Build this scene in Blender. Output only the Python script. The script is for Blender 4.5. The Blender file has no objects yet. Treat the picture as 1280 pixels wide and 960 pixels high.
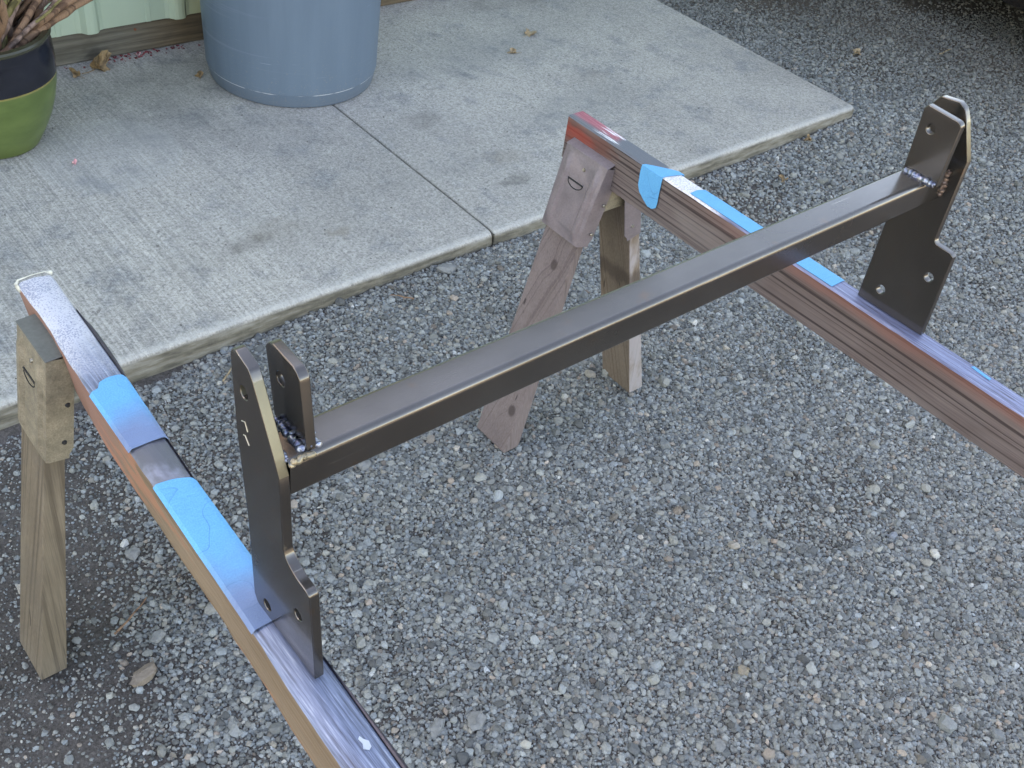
import bpy, bmesh, math, random
import numpy as np
from mathutils import Vector, Matrix, noise as mnoise

random.seed(7)
rng = np.random.default_rng(11)
sc = bpy.context.scene
R = math.radians
C = sc.collection

# ---------------------------------------------------------------- camera
cam = bpy.data.cameras.new("camera")
camo = bpy.data.objects.new("camera", cam)
C.objects.link(camo)
cam.sensor_fit = 'HORIZONTAL'
cam.sensor_width = 36.0
cam.lens = 37.19
cam.clip_start = 0.02
cam.clip_end = 400.0


def cam_axes(roll, pitch, yaw):
    f = Vector((-math.sin(yaw) * math.cos(pitch), math.cos(yaw) * math.cos(pitch), -math.sin(pitch)))
    r0 = f.cross(Vector((0, 0, 1))).normalized()
    u0 = r0.cross(f)
    r = math.cos(roll) * r0 + math.sin(roll) * u0
    u = -math.sin(roll) * r0 + math.cos(roll) * u0
    return r, u, f


_r, _u, _f = cam_axes(0.16383, 0.71485, -0.79477)
CAM = Vector((0, 0, 1.56))
camo.matrix_world = Matrix(((_r.x, _u.x, -_f.x, CAM.x), (_r.y, _u.y, -_f.y, CAM.y), (_r.z, _u.z, -_f.z, CAM.z), (0, 0, 0, 1)))
sc.camera = camo

# ---------------------------------------------------------------- sky, sun, exposure
SUN_EL, SUN_AZ = R(38), R(-22)          # the sun stands behind the building: the yard lies in its shade
world = bpy.data.worlds.new("World")
sc.world = world
world.use_nodes = True
wn = world.node_tree.nodes
bg = wn["Background"]
sky = wn.new("ShaderNodeTexSky")
sky.sky_type = 'NISHITA'
sky.sun_disc = False
sky.sun_elevation = SUN_EL
sky.sun_rotation = SUN_AZ
sky.air_density = 1.0
sky.dust_density = 1.0
sky.ozone_density = 2.5
world.node_tree.links.new(sky.outputs[0], bg.inputs[0])
bg.inputs[1].default_value = 0.15
sl = bpy.data.lights.new("sun", 'SUN')
sl.energy = 3.0
sl.angle = R(0.5)
sl.color = (1.0, 0.95, 0.88)
so = bpy.data.objects.new("sun", sl)
C.objects.link(so)
sd = Vector((math.sin(SUN_AZ) * math.cos(SUN_EL), math.cos(SUN_AZ) * math.cos(SUN_EL), math.sin(SUN_EL)))
so.rotation_euler = sd.to_track_quat('Z', 'Y').to_euler()
so.location = sd * 30
sc.view_settings.view_transform = 'Standard'
sc.view_settings.look = 'None'
sc.view_settings.gamma = 1.0
sc.view_settings.exposure = 2.8
sc.view_settings.use_white_balance = True
sc.view_settings.white_balance_temperature = 10300
sc.view_settings.white_balance_tint = 18
sc.cycles.use_adaptive_sampling = True
sc.cycles.adaptive_threshold = 0.02
sc.cycles.max_bounces = 6
sc.cycles.diffuse_bounces = 3
sc.cycles.glossy_bounces = 3
sc.cycles.use_denoising = True
sc.render.film_transparent = False


# ---------------------------------------------------------------- node helper
class NT:
    def __init__(s, name):
        s.m = bpy.data.materials.new(name)
        s.m.use_nodes = True
        s.t = s.m.node_tree
        s.t.nodes.clear()
        s.out = s.t.nodes.new("ShaderNodeOutputMaterial")

    def n(s, typ, ins=None, **props):
        nd = s.t.nodes.new("ShaderNode" + typ)
        for k, v in props.items():
            setattr(nd, k, v)
        for k, v in (ins or {}).items():
            s.set(nd.inputs[k], v)
        return nd

    def set(s, sock, v):
        if isinstance(v, bpy.types.NodeSocket):
            s.t.links.new(v, sock)
        elif isinstance(v, bpy.types.Node):
            s.t.links.new(v.outputs[0], sock)
        else:
            if isinstance(v, (tuple, list)) and len(v) == 3 and sock.type == 'RGBA':
                v = (*v, 1)
            elif isinstance(v, (int, float)) and sock.type == 'RGBA':
                v = (v, v, v, 1)
            sock.default_value = v

    def pos(s, scale=(1, 1, 1), loc=(0, 0, 0), obj=False):
        src = s.n("TexCoord").outputs["Object"] if obj else s.n("NewGeometry").outputs["Position"]
        return s.n("Mapping", {"Vector": src, "Scale": scale, "Location": loc}).outputs[0]

    def noise(s, vec, scale=5, detail=4, rough=.55, dist=0, col=False):
        nd = s.n("TexNoise", {"Vector": vec, "Scale": scale, "Detail": detail, "Roughness": rough, "Distortion": dist})
        return nd.outputs["Color" if col else "Fac"]

    def ramp(s, fac, stops, interp='LINEAR'):
        nd = s.n("ValToRGB", {"Fac": fac})
        cr = nd.color_ramp
        cr.interpolation = interp
        while len(cr.elements) < len(stops):
            cr.elements.new(0.5)
        for e, (p, c) in zip(cr.elements, stops):
            e.position = p
            e.color = (*c, 1) if isinstance(c, (tuple, list)) else (c, c, c, 1)
        return nd.outputs[0]

    def mix(s, fac, a, b, blend='MIX'):
        nd = s.t.nodes.new("ShaderNodeMix")
        nd.data_type = 'RGBA'
        nd.blend_type = blend
        s.set(nd.inputs[0], fac)
        s.set(nd.inputs[6], a)
        s.set(nd.inputs[7], b)
        return nd.outputs[2]

    def math(s, op, a, b=0.0, c=None, clamp=False):
        nd = s.n("Math", {0: a, 1: b}, operation=op, use_clamp=clamp)
        if c is not None:
            s.set(nd.inputs[2], c)
        return nd.outputs[0]

    def smooth(s, v, a, b):
        nd = s.n("MapRange", {"Value": v, "From Min": a, "From Max": b}, interpolation_type='SMOOTHSTEP', clamp=True)
        return nd.outputs[0]

    def xyz(s, obj=False):
        src = s.n("TexCoord").outputs["Object"] if obj else s.n("NewGeometry").outputs["Position"]
        nd = s.n("SeparateXYZ", {0: src})
        return nd.outputs[0], nd.outputs[1], nd.outputs[2]

    def blob(s, cx, cy, rx, ry, wob=0.35, sc=6.0):
        """soft irregular spot on the ground around (cx, cy)"""
        v = s.n("Mapping", {"Vector": s.n("NewGeometry").outputs["Position"], "Location": (-cx / rx, -cy / ry, 0),
                            "Scale": (1 / rx, 1 / ry, 0)}).outputs[0]
        l = s.n("VectorMath", {0: v}, operation='LENGTH').outputs["Value"]
        nz = s.noise(s.pos(), sc / max(rx, ry) * .3, 4, .65)
        d = s.math('ADD', l, s.math('MULTIPLY', s.math('SUBTRACT', nz, 0.5), wob * 5))
        return s.smooth(d, 1.1, 0.3)

    def done(s, color, rough=.6, metal=0., bump=None, bstr=.3, bdist=.002, spec=.5, coat=0., **kw):
        b = s.n("BsdfPrincipled")
        s.set(b.inputs["Base Color"], color)
        s.set(b.inputs["Roughness"], rough)
        s.set(b.inputs["Metallic"], metal)
        s.set(b.inputs["Specular IOR Level"], spec)
        s.set(b.inputs["Coat Weight"], coat)
        for k, v in kw.items():
            s.set(b.inputs[k.replace('_', ' ')], v)
        if bump is not None:
            bp = s.n("Bump", {"Height": bump, "Strength": bstr, "Distance": bdist})
            s.t.links.new(bp.outputs[0], b.inputs["Normal"])
        s.t.links.new(b.outputs[0], s.out.inputs[0])
        return s.m


# ---------------------------------------------------------------- object helpers
def tag(o, label=None, cat=None, group=None, kind=None):
    if label: o['label'] = label
    if cat: o['category'] = cat
    if group: o['group'] = group
    if kind: o['kind'] = kind
    return o


def empty(name, loc=(0, 0, 0)):
    o = bpy.data.objects.new(name, None)
    C.objects.link(o)
    o.location = loc
    o.empty_display_size = .05
    return o


def link(name, me, mats, parent=None, smooth=False):
    o = bpy.data.objects.new(name, me)
    C.objects.link(o)
    if not isinstance(mats, (list, tuple)):
        mats = [mats]
    for i, m in enumerate(mats):
        if i < len(me.materials): me.materials[i] = m
        else: me.materials.append(m)
    if smooth:
        me.polygons.foreach_set("use_smooth", [True] * len(me.polygons))
        try:
            me.set_sharp_from_angle(angle=R(40))
        except Exception:
            pass
    if parent:
        o.parent = parent
        o.matrix_parent_inverse = Matrix.Translation(-parent.location) if parent.type == 'EMPTY' and parent.location.length > 0 and parent.parent is None else Matrix()
    return o


def wn_mod(o):
    md = o.modifiers.new("weighted_normals", 'WEIGHTED_NORMAL')
    md.mode = 'FACE_AREA'
    md.weight = 100
    md.keep_sharp = True
    return o


def bm_obj(name, bm, mats, parent=None, smooth=False):
    me = bpy.data.meshes.new(name)
    bmesh.ops.recalc_face_normals(bm, faces=bm.faces)
    bm.to_mesh(me)
    bm.free()
    return link(name, me, mats, parent, smooth)


def py_obj(name, verts, faces, mats, parent=None, smooth=False):
    me = bpy.data.meshes.new(name)
    me.from_pydata([tuple(v) for v in verts], [], faces)
    me.update()
    return link(name, me, mats, parent, smooth)


def add_box(bm, lo, hi, bevel=0.0, seg=2):
    r = bmesh.ops.create_cube(bm, size=1)
    vs = r['verts']
    for v in vs:
        v.co = Vector([lo[i] + (v.co[i] + .5) * (hi[i] - lo[i]) for i in range(3)])
    if bevel:
        es = list({e for v in vs for e in v.link_edges})
        bmesh.ops.bevel(bm, geom=es, offset=bevel, segments=seg, affect='EDGES', profile=.6)


def hexa(bm, c8, bevel=0.0, seg=2):
    """box from 8 corners: 4 bottom (ccw) then 4 top"""
    v = [bm.verts.new(p) for p in c8]
    fs = [(3, 2, 1, 0), (4, 5, 6, 7), (0, 1, 5, 4), (1, 2, 6, 5), (2, 3, 7, 6), (3, 0, 4, 7)]
    for f in fs:
        bm.faces.new([v[i] for i in f])
    if bevel:
        es = list({e for x in v for e in x.link_edges})
        bmesh.ops.bevel(bm, geom=es, offset=bevel, segments=seg, affect='EDGES', profile=.6)


def tube(bm, pts, rad, seg=8, cap=True):
    n = len(pts)
    rad = rad if isinstance(rad, (list, tuple)) else [rad] * n
    rings = []
    up = Vector((0.13, 0.31, 0.94))
    for i, p in enumerate(pts):
        p = Vector(p)
        d = (Vector(pts[min(i + 1, n - 1)]) - Vector(pts[max(i - 1, 0)])).normalized()
        a = d.cross(up)
        if a.length < 1e-4: a = d.cross(Vector((1, 0, 0)))
        a.normalize()
        b = d.cross(a)
        rings.append([bm.verts.new(p + rad[i] * (math.cos(t) * a + math.sin(t) * b)) for t in [2 * math.pi * k / seg for k in range(seg)]])
    for i in range(n - 1):
        for k in range(seg):
            bm.faces.new((rings[i][k], rings[i][(k + 1) % seg], rings[i + 1][(k + 1) % seg], rings[i + 1][k]))
    if cap:
        bm.faces.new(rings[0][::-1])
        bm.faces.new(rings[-1])


def lathe(prof, seg=96, center=(0, 0, 0)):
    vs, fs = [], []
    for (r, z) in prof:
        for k in range(seg):
            a = 2 * math.pi * k / seg
            vs.append((center[0] + r * math.cos(a), center[1] + r * math.sin(a), center[2] + z))
    for i in range(len(prof) - 1):
        for k in range(seg):
            k2 = (k + 1) % seg
            fs.append((i * seg + k, i * seg + k2, (i + 1) * seg + k2, (i + 1) * seg + k))
    return vs, fs


def plate_mesh(name, poly, holes, x0, t, bevel=.0012):
    """flat-cut steel plate: outline in (Y, Z), thickness along +X from x0"""
    cu = bpy.data.curves.new(name, 'CURVE')
    cu.dimensions = '2D'
    cu.fill_mode = 'BOTH'
    cu.extrude = t / 2 - bevel
    cu.bevel_depth = bevel
    cu.bevel_resolution = 2
    cu.offset = -bevel

    def add(pts):
        sp = cu.splines.new('POLY')
        sp.points.add(len(pts) - 1)
        for i, p in enumerate(pts):
            sp.points[i].co = (p[0], p[1], 0, 1)
        sp.use_cyclic_u = True

    add(poly)
    for (hy, hz, hr) in holes:
        add([(hy + hr * math.cos(2 * math.pi * k / 28), hz + hr * math.sin(2 * math.pi * k / 28)) for k in range(28)])
    tmp = bpy.data.objects.new(name, cu)
    C.objects.link(tmp)
    dg = bpy.context.evaluated_depsgraph_get()
    me = bpy.data.meshes.new_from_object(tmp.evaluated_get(dg))
    bpy.data.objects.remove(tmp)
    bpy.data.curves.remove(cu)
    for v in me.vertices:
        u, w, d = v.co
        v.co = (x0 + t / 2 + d, u, w)
    bm = bmesh.new()
    bm.from_mesh(me)
    bmesh.ops.remove_doubles(bm, verts=bm.verts, dist=1e-5)
    bmesh.ops.recalc_face_normals(bm, faces=bm.faces)
    bm.to_mesh(me)
    bm.free()
    me.name = name
    return me


def fillet(poly, rads, seg=4):
    out = []
    n = len(poly)
    for i, p in enumerate(poly):
        r = rads.get(i, 0)
        if not r:
            out.append(p)
            continue
        p = Vector(p); a = Vector(poly[i - 1]); b = Vector(poly[(i + 1) % n])
        da = (a - p); db = (b - p)
        r1 = min(r, da.length * .45); r2 = min(r, db.length * .45)
        s = p + da.normalized() * r1; e = p + db.normalized() * r2
        for k in range(seg + 1):
            t = k / seg
            out.append(tuple((1 - t) ** 2 * s + 2 * t * (1 - t) * p + t * t * e))
    return out


# ---------------------------------------------------------------- materials
def m_concrete():
    t = NT("broomed_concrete")
    p = t.pos()
    x, y, z = t.xyz()
    big = t.noise(t.pos((1, 1, 1)), 1.7, 5, .6)
    mid = t.noise(t.pos((1, 1, 1), (3, 1, 0)), 9, 5, .7)
    fine = t.noise(p, 260, 3, .7)
    grit = t.noise(p, 95, 3, .6)
    broom = t.noise(t.pos((230, 2.2, 60)), 1, 3, .6)
    broom2 = t.noise(t.pos((75, 1.3, 60)), 1, 2, .6)
    base = t.ramp(big, [(.3, (.285, .272, .250)), (.5, (.345, .330, .302)), (.7, (.405, .385, .345))])
    col = t.mix(t.smooth(mid, .48, .72), base, (.225, .23, .228))
    col = t.mix(.55, col, t.ramp(grit, [(.3, .35), (.5, .5), (.7, .68)]), 'OVERLAY')
    col = t.mix(.5, col, t.ramp(fine, [(.32, .25), (.5, .5), (.68, .75)]), 'OVERLAY')
    bm_ = t.math('MULTIPLY', .55, t.math('ADD', .40, t.smooth(x, 1.55, .6)), clamp=True)
    col = t.mix(bm_, col, t.ramp(broom, [(.35, .38), (.5, .5), (.66, .66)]), 'OVERLAY')
    pep = t.noise(p, 170, 2, .5)
    col = t.mix(t.math('MULTIPLY', t.smooth(pep, .57, .66), .62), col, (.16, .158, .15))
    col = t.mix(t.math('MULTIPLY', t.smooth(pep, .43, .35), .40), col, (.46, .45, .42))
    specks = t.smooth(t.noise(p, 42, 2, .5), .70, .76)
    col = t.mix(t.math('MULTIPLY', specks, .6), col, (.12, .11, .10))
    # dirt and leaf stains with their own outlines
    for (cx, cy, rx, ry, a, c) in [(1.0, 1.965, .075, .035, .85, (.10, .095, .085)), (1.09, 1.99, .10, .05, .45, (.17, .145, .11)),
                                  (1.24, 1.90, .05, .03, .5, (.21, .17, .115)), (1.77, 2.285, .08, .06, .75, (.12, .115, .105)),
                                  (1.80, 1.885, .085, .035, .8, (.11, .105, .095)), (1.86, 2.0, .08, .05, .5, (.2, .175, .14)),
                                  (1.08, 2.58, .22, .20, .55, (.15, .155, .155)), (1.22, 2.78, .34, .2, .55, (.13, .125, .115)),
                                  (1.32, 2.42, .2, .2, .35, (.17, .17, .165)),
                                  (2.55, 2.9, .3, .08, .5, (.14, .13, .12)), (2.1, 2.6, .5, .16, .45, (.17, .185, .185)),
                                  (2.25, 2.15, .35, .12, .4, (.2, .21, .205)), (2.45, 2.28, .1, .06, .35, (.17, .15, .13)),
                                  (1.62, 2.02, .25, .06, .35, (.2, .2, .19)), (1.05, 1.95, .3, .1, .25, (.22, .2, .17))]:
        col = t.mix(t.math('MULTIPLY', t.math('MULTIPLY', t.blob(cx, cy, rx, ry), a * .8), t.ramp(mid, [(.35, .45), (.6, 1.)])), col, c)
    # pale clean disc where a pot once stood, next to the green pot
    v = t.n("Mapping", {"Vector": t.n("NewGeometry").outputs["Position"], "Location": (-.90, -2.50, 0)}).outputs[0]
    v = t.n("VectorMath", {0: v, 1: (1, 1, 0)}, operation='MULTIPLY').outputs[0]
    l = t.n("VectorMath", {0: v}, operation='LENGTH').outputs["Value"]
    l = t.math('ADD', l, t.math('MULTIPLY', t.noise(p, 7, 3), .03))
    disc = t.smooth(l, .215, .195)
    col = t.mix(t.math('MULTIPLY', disc, .30), col, (.36, .365, .35))
    # the worn pale arris and the browner cast edge
    edge = t.smooth(z, .040, .032)
    brown = t.ramp(t.noise(t.pos((6, 6, 30)), 2, 4, .6), [(.35, (.10, .092, .075)), (.5, (.175, .16, .13)), (.7, (.27, .26, .23))])
    col = t.mix(edge, col, brown)
    arr = t.math('MULTIPLY', t.smooth(y, 1.735, 1.715), t.smooth(z, .036, .042))
    col = t.mix(t.math('MULTIPLY', arr, .45), col, (.46, .46, .43))
    h = t.math('ADD', t.math('MULTIPLY', broom, .9), t.math('ADD', t.math('MULTIPLY', grit, .5), t.math('MULTIPLY', fine, .35)))
    h = t.math('ADD', h, t.math('MULTIPLY', broom2, .5))
    return t.done(col, .88, bump=h, bstr=.55, bdist=.0022, spec=.3)


def m_dirt():
    t = NT("dirt_between_stones")
    p = t.pos()
    n1 = t.noise(p, 3, 5, .6)
    n2 = t.noise(p, 160, 4, .75)
    n3 = t.noise(p, 45, 4, .7)
    x, y, z = t.xyz()
    far = t.smooth(x, 2.9, 4.2)
    grey = t.ramp(n1, [(.3, (.070, .062, .057)), (.7, (.112, .100, .092))])
    brown = t.ramp(n1, [(.3, (.070, .056, .045)), (.7, (.105, .086, .070))])
    col = t.mix(far, grey, brown)
    yard = t.math('MAXIMUM', t.smooth(y, -.6, -1.4), t.math('MAXIMUM', t.smooth(x, -.6, -1.4), t.smooth(x, 6.2, 7.5)))
    col = t.mix(yard, col, (.24, .225, .195))
    col = t.mix(.8, col, t.ramp(n2, [(.3, .2), (.5, .48), (.7, .85)]), 'OVERLAY')
    col = t.mix(.5, col, t.ramp(n3, [(.3, .3), (.5, .5), (.7, .7)]), 'OVERLAY')
    h = t.math('ADD', n2, t.math('MULTIPLY', n3, 1.5))
    return t.done(col, .95, bump=h, bstr=.9, bdist=.004, spec=.2)


def m_stone(inst=True):
    t = NT("crushed_stone" if inst else "loose_stone")
    if inst:
        a = t.n("Attribute", attribute_name="tint", attribute_type='INSTANCER').outputs["Fac"]
        b = t.n("Attribute", attribute_name="hue", attribute_type='INSTANCER').outputs["Fac"]
    else:
        a = t.n("ObjectInfo").outputs["Random"]
        b = .5
    base = t.ramp(a, [(0, (.070, .072, .072)), (.2, (.132, .138, .137)), (.6, (.207, .215, .210)), (.88, (.250, .258, .250)), (.992, (.30, .31, .30)), (1, (.46, .45, .43))])
    col = t.mix(1.0, base, t.ramp(b, [(0, (.92, 1.0, 1.07)), (.22, (.97, 1.0, 1.01)), (.55, (1, 1, .97)), (.85, (1.03, 1.0, .93)), (.96, (1.14, 1.0, .88)), (1, (1.3, 1.0, .84))]), 'MULTIPLY')
    n = t.noise(t.pos(), 240, 4, .7)
    col = t.mix(.45, col, t.ramp(n, [(.3, .32), (.5, .5), (.7, .7)]), 'OVERLAY')
    return t.done(col, .72, bump=n, bstr=.35, bdist=.0015, spec=.4)


def wood(name, dark, mid, light, axis='Y', scale=1.0, extra=None, contrast=1.0, rough=.75, knots=()):
    """sawn lumber: thin dark growth lines that run with the board, fibre and weathering"""
    t = NT(name)

    def ax(a, l):
        return (a, l, a) if axis == 'Y' else (a, a, l)

    warp = t.noise(t.pos(ax(5 * scale, 1.1)), 1, 2, .5)
    nd = t.n("SeparateXYZ", {0: t.pos()})
    if axis == 'Y':
        c = t.math('ADD', t.math('MULTIPLY', nd.outputs[2], 1.0), t.math('MULTIPLY', nd.outputs[0], .55))
        lng = nd.outputs[1]
    else:
        c = t.math('ADD', t.math('MULTIPLY', nd.outputs[1], 1.0), t.math('MULTIPLY', nd.outputs[0], .7))
        lng = nd.outputs[2]
    kd = None
    for (ky, kz, kr) in knots:
        v = t.n("CombineXYZ", {0: t.math('SUBTRACT', nd.outputs[1], ky), 1: t.math('MULTIPLY', t.math('SUBTRACT', nd.outputs[2], kz), .75)})
        l = t.n("VectorMath", {0: v.outputs[0]}, operation='LENGTH').outputs["Value"]
        k_ = t.smooth(l, kr * 3.2, kr * .4)
        c = t.math('ADD', c, t.math('MULTIPLY', k_, kr * .9))
        ring = t.mix(t.smooth(l, kr * .95, kr * .5), 0.0, 1.0)
        kd = ring if kd is None else t.math('MAXIMUM', kd, ring)
    v1 = t.n("CombineXYZ", {0: t.math('MULTIPLY', t.math('ADD', c, t.math('MULTIPLY', warp, .03)), 190 * scale), 1: t.math('MULTIPLY', lng, .7), 2: 0.0})
    lines = t.noise(v1.outputs[0], 1, 2, .5)
    fine = t.noise(t.pos(ax(620, 9)), 1, 3, .6)
    blot = t.noise(t.pos(ax(14, 5)), 1, 4, .6)
    col = t.ramp(blot, [(.3, mid), (.7, light)])
    col = t.mix(t.math('MULTIPLY', t.smooth(lines, .50, .62), .85 * min(1, contrast)), col, dark)
    col = t.mix(.5, col, t.ramp(fine, [(.3, .28), (.5, .5), (.7, .70)]), 'OVERLAY')
    if kd is not None:
        col = t.mix(t.math('MULTIPLY', kd, .8), col, tuple(q * .7 for q in dark))
    crack = t.math('MULTIPLY', t.smooth(t.noise(t.pos(ax(55, 2.0)), 1, 2, .5), .70, .74), .8)
    col = t.mix(crack, col, tuple(q * .35 for q in dark))
    if extra:
        col = extra(t, col, lines)
    h = t.math('SUBTRACT', t.math('MULTIPLY', fine, .7), t.math('ADD', t.math('MULTIPLY', t.smooth(lines, .52, .66), .5), crack))
    return t.done(col, rough, bump=h, bstr=.5, bdist=.0014, spec=.35)


def whitewashed(t, col, g):
    nrm = t.n("SeparateXYZ", {0: t.n("NewGeometry").outputs["Normal"]}).outputs[1]
    n = t.noise(t.pos((20, 20, 8)), 1, 4, .65)
    m = t.math('MULTIPLY', t.smooth(nrm, -.6, -.8), t.smooth(n, .34, .58))
    col = t.mix(t.math('MULTIPLY', m, .65), col, (.36, .34, .36))
    x, y, z = t.xyz()
    # scorched patch half way down
    d = t.math('ABSOLUTE', t.math('SUBTRACT', t.math('ADD', z, t.math('MULTIPLY', n, .06)), .36))
    return t.mix(t.math('MULTIPLY', t.smooth(d, .03, .008), .6), col, (.05, .035, .028))


def grimy_leg(t, col, g):
    x, y, z = t.xyz()
    n = t.noise(t.pos((9, 9, 5)), 1, 4, .6)
    m = t.smooth(t.math('ADD', z, t.math('MULTIPLY', n, .2)), .16, .04)
    col = t.mix(t.math('MULTIPLY', m, .35), col, (.16, .14, .12))
    s1 = t.math('MULTIPLY', t.smooth(n, .48, .62), .45)
    return t.mix(s1, col, (.10, .082, .062))


def rail_right_extra(t, col, g):
    x, y, z = t.xyz()
    # red paint left on the far end
    n = t.noise(t.pos((20, 9, 26)), 1, 4, .65)
    red = t.math('MULTIPLY', t.smooth(t.math('ADD', y, t.math('MULTIPLY', t.math('SUBTRACT', n, .5), .22)), 1.13, 1.19), t.smooth(t.math('ADD', z, t.math('MULTIPLY', n, .05)), .622, .652))
    col = t.mix(t.math('MULTIPLY', red, .85), col, t.mix(t.smooth(n, .4, .6), (.26, .042, .028), (.13, .050, .040)))
    # pinkish overspray band along the upper arris, near the steel plate
    pk = t.math('MULTIPLY', t.smooth(t.math('ADD', z, t.math('MULTIPLY', n, .03)), .648, .668), t.smooth(y, 1.0, .75))
    col = t.mix(t.math('MULTIPLY', pk, .55), col, (.22, .09, .07))
    grey = t.smooth(t.noise(t.pos((3, 3, 8)), 1, 3, .6), .50, .64)
    return t.mix(t.math('MULTIPLY', grey, .35), col, (.22, .19, .18))


def rail_left_extra(t, col, g):
    x, y, z = t.xyz()
    n = t.noise(t.pos((20, 5, 30)), 1, 4, .65)
    red = t.math('MULTIPLY', t.smooth(t.math('ADD', y, t.math('MULTIPLY', t.math('SUBTRACT', n, .5), .3)), .86, .98), 1.0)
    col = t.mix(t.math('MULTIPLY', red, .8), col, (.25, .130, .108))
    r2 = t.math('MULTIPLY', t.smooth(n, .52, .60), t.smooth(y, .4, .62))
    col = t.mix(t.math('MULTIPLY', r2, .6), col, (.36, .16, .10))
    return col


def m_top_paint(name, fn):
    t = NT(name)
    x, y, z = t.xyz()
    st = t.noise(t.pos((330, 11, 60)), 1, 4, .7)
    bl = t.noise(t.pos((14, 9, 14)), 1, 5, .6)
    sp = t.noise(t.pos((1, 1, 1)), 420, 2, .6)
    col, rough, metal = fn(t, x, y, z, st, bl, sp)
    h = t.math('ADD', st, t.math('MULTIPLY', sp, .3))
    return t.done(col, rough, metal=metal, bump=h, bstr=.45, bdist=.0012, spec=.5)


def paint_left(t, x, y, z, st, bl, sp):
    blue = t.ramp(st, [(.34, (.055, .065, .10)), (.46, (.11, .145, .225)), (.58, (.17, .22, .33)), (.72, (.38, .44, .54))])
    white = t.mix(t.smooth(t.math('ADD', sp, t.math('MULTIPLY', t.math('SUBTRACT', bl, .5), .8)), .44, .66), (.50, .52, .58), (.25, .28, .37))
    w = t.smooth(t.math('ADD', y, t.math('MULTIPLY', t.math('SUBTRACT', bl, .5), .25)), .97, 1.10)
    col = t.mix(w, blue, white)
    # dull dark gap between the two strips of tape
    gap = t.math('MULTIPLY', t.smooth(y, .78, .80), t.smooth(y, .93, .86))
    dark = t.mix(t.smooth(bl, .5, .7), (.10, .105, .125), (.26, .28, .36))
    col = t.mix(t.math('MULTIPLY', gap, .95), col, dark)
    # bare pale arris on the camera side
    rough = t.mix(w, (.42, .42, .42), (.55, .55, .55))
    return col, rough, .15


def paint_right(t, x, y, z, st, bl, sp):
    blue = t.ramp(st, [(.34, (.05, .05, .08)), (.44, (.11, .13, .22)), (.6, (.17, .21, .34)), (.74, (.34, .39, .50))])
    white = t.mix(t.smooth(sp, .48, .6), (.66, .66, .66), (.40, .41, .46))
    yy = t.math('ADD', y, t.math('MULTIPLY', t.math('SUBTRACT', bl, .5), .10))
    col = t.mix(t.smooth(yy, .86, .90), blue, white)
    grey = (.10, .115, .14)
    col = t.mix(t.smooth(yy, 1.0, 1.02), col, grey)
    pink = t.mix(t.smooth(st, .45, .6), (.30, .07, .10), (.45, .16, .2))
    pm = t.math('MULTIPLY', t.smooth(yy, 1.12, 1.15), t.smooth(x, 1.315, 1.330))
    col = t.mix(pm, col, pink)
    col = t.mix(t.math('MULTIPLY', t.math('MULTIPLY', t.smooth(yy, 1.115, 1.13), t.smooth(yy, 1.20, 1.18)), t.smooth(st, .52, .58)), col, (.72, .74, .78))
    return col, .42, .1


def m_steel(name="oiled_steel", tint=(.108, .099, .092), rough=.22, brush=(2, 180, 180), scal=1.0):
    t = NT(name)
    n = t.noise(t.pos(brush), 1, 3, .6)
    big = t.noise(t.pos(), 7, 4, .6)
    sp = t.noise(t.pos(), 600, 2, .5)
    c2 = tuple(q * .72 for q in tint)
    col = t.mix(t.smooth(big, .35, .65), tint, c2)
    col = t.mix(t.math('MULTIPLY', t.smooth(n, .66, .78), .35), col, tuple(min(1, q * 2.4) for q in tint))
    if scal == 1:
        mid = t.noise(t.pos((1, 1, 1), (4, 2, 8)), 38, 4, .65)
        rust = t.math('MULTIPLY', t.smooth(mid, .60, .74), .5)
        col = t.mix(rust, col, (.15, .085, .05))
        scr = t.noise(t.n("Mapping", {"Vector": t.n("NewGeometry").outputs["Position"], "Rotation": (.6, .35, .5), "Scale": (7, 420, 420)}).outputs[0], 1, 2, .5)
        col = t.mix(t.math('MULTIPLY', t.smooth(scr, .735, .76), .7), col, (.42, .39, .34))
    rg = t.math('ADD', rough - .05, t.math('MULTIPLY', big, .16))
    return t.done(col, rg, metal=.82, bump=t.math('ADD', n, t.math('MULTIPLY', sp, .6)), bstr=.10 * scal, bdist=.0006, coat=.7 if scal == 1 else .3, Coat_Roughness=.12)


def m_weld():
    t = NT("weld_metal")
    n = t.noise(t.pos(), 180, 3, .6)
    col = t.ramp(n, [(.35, (.09, .10, .16)), (.5, (.20, .235, .32)), (.65, (.36, .38, .38))])
    return t.done(col, .34, metal=.85, bump=n, bstr=.7, bdist=.001)


def m_plain(name, col, rough=.5, metal=0, nscale=60, var=.25, bstr=.15, spec=.5, coat=0, bd=.001):
    t = NT(name)
    n = t.noise(t.pos(), nscale, 4, .6)
    b = t.noise(t.pos(), nscale * .12, 4, .6)
    c = t.mix(var, col, t.ramp(b, [(.3, .25), (.5, .5), (.7, .75)]), 'OVERLAY')
    c = t.mix(var, c, t.ramp(n, [(.3, .3), (.5, .5), (.7, .7)]), 'OVERLAY')
    return t.done(c, rough, metal=metal, bump=n, bstr=bstr, bdist=bd, spec=spec, coat=coat)


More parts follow.
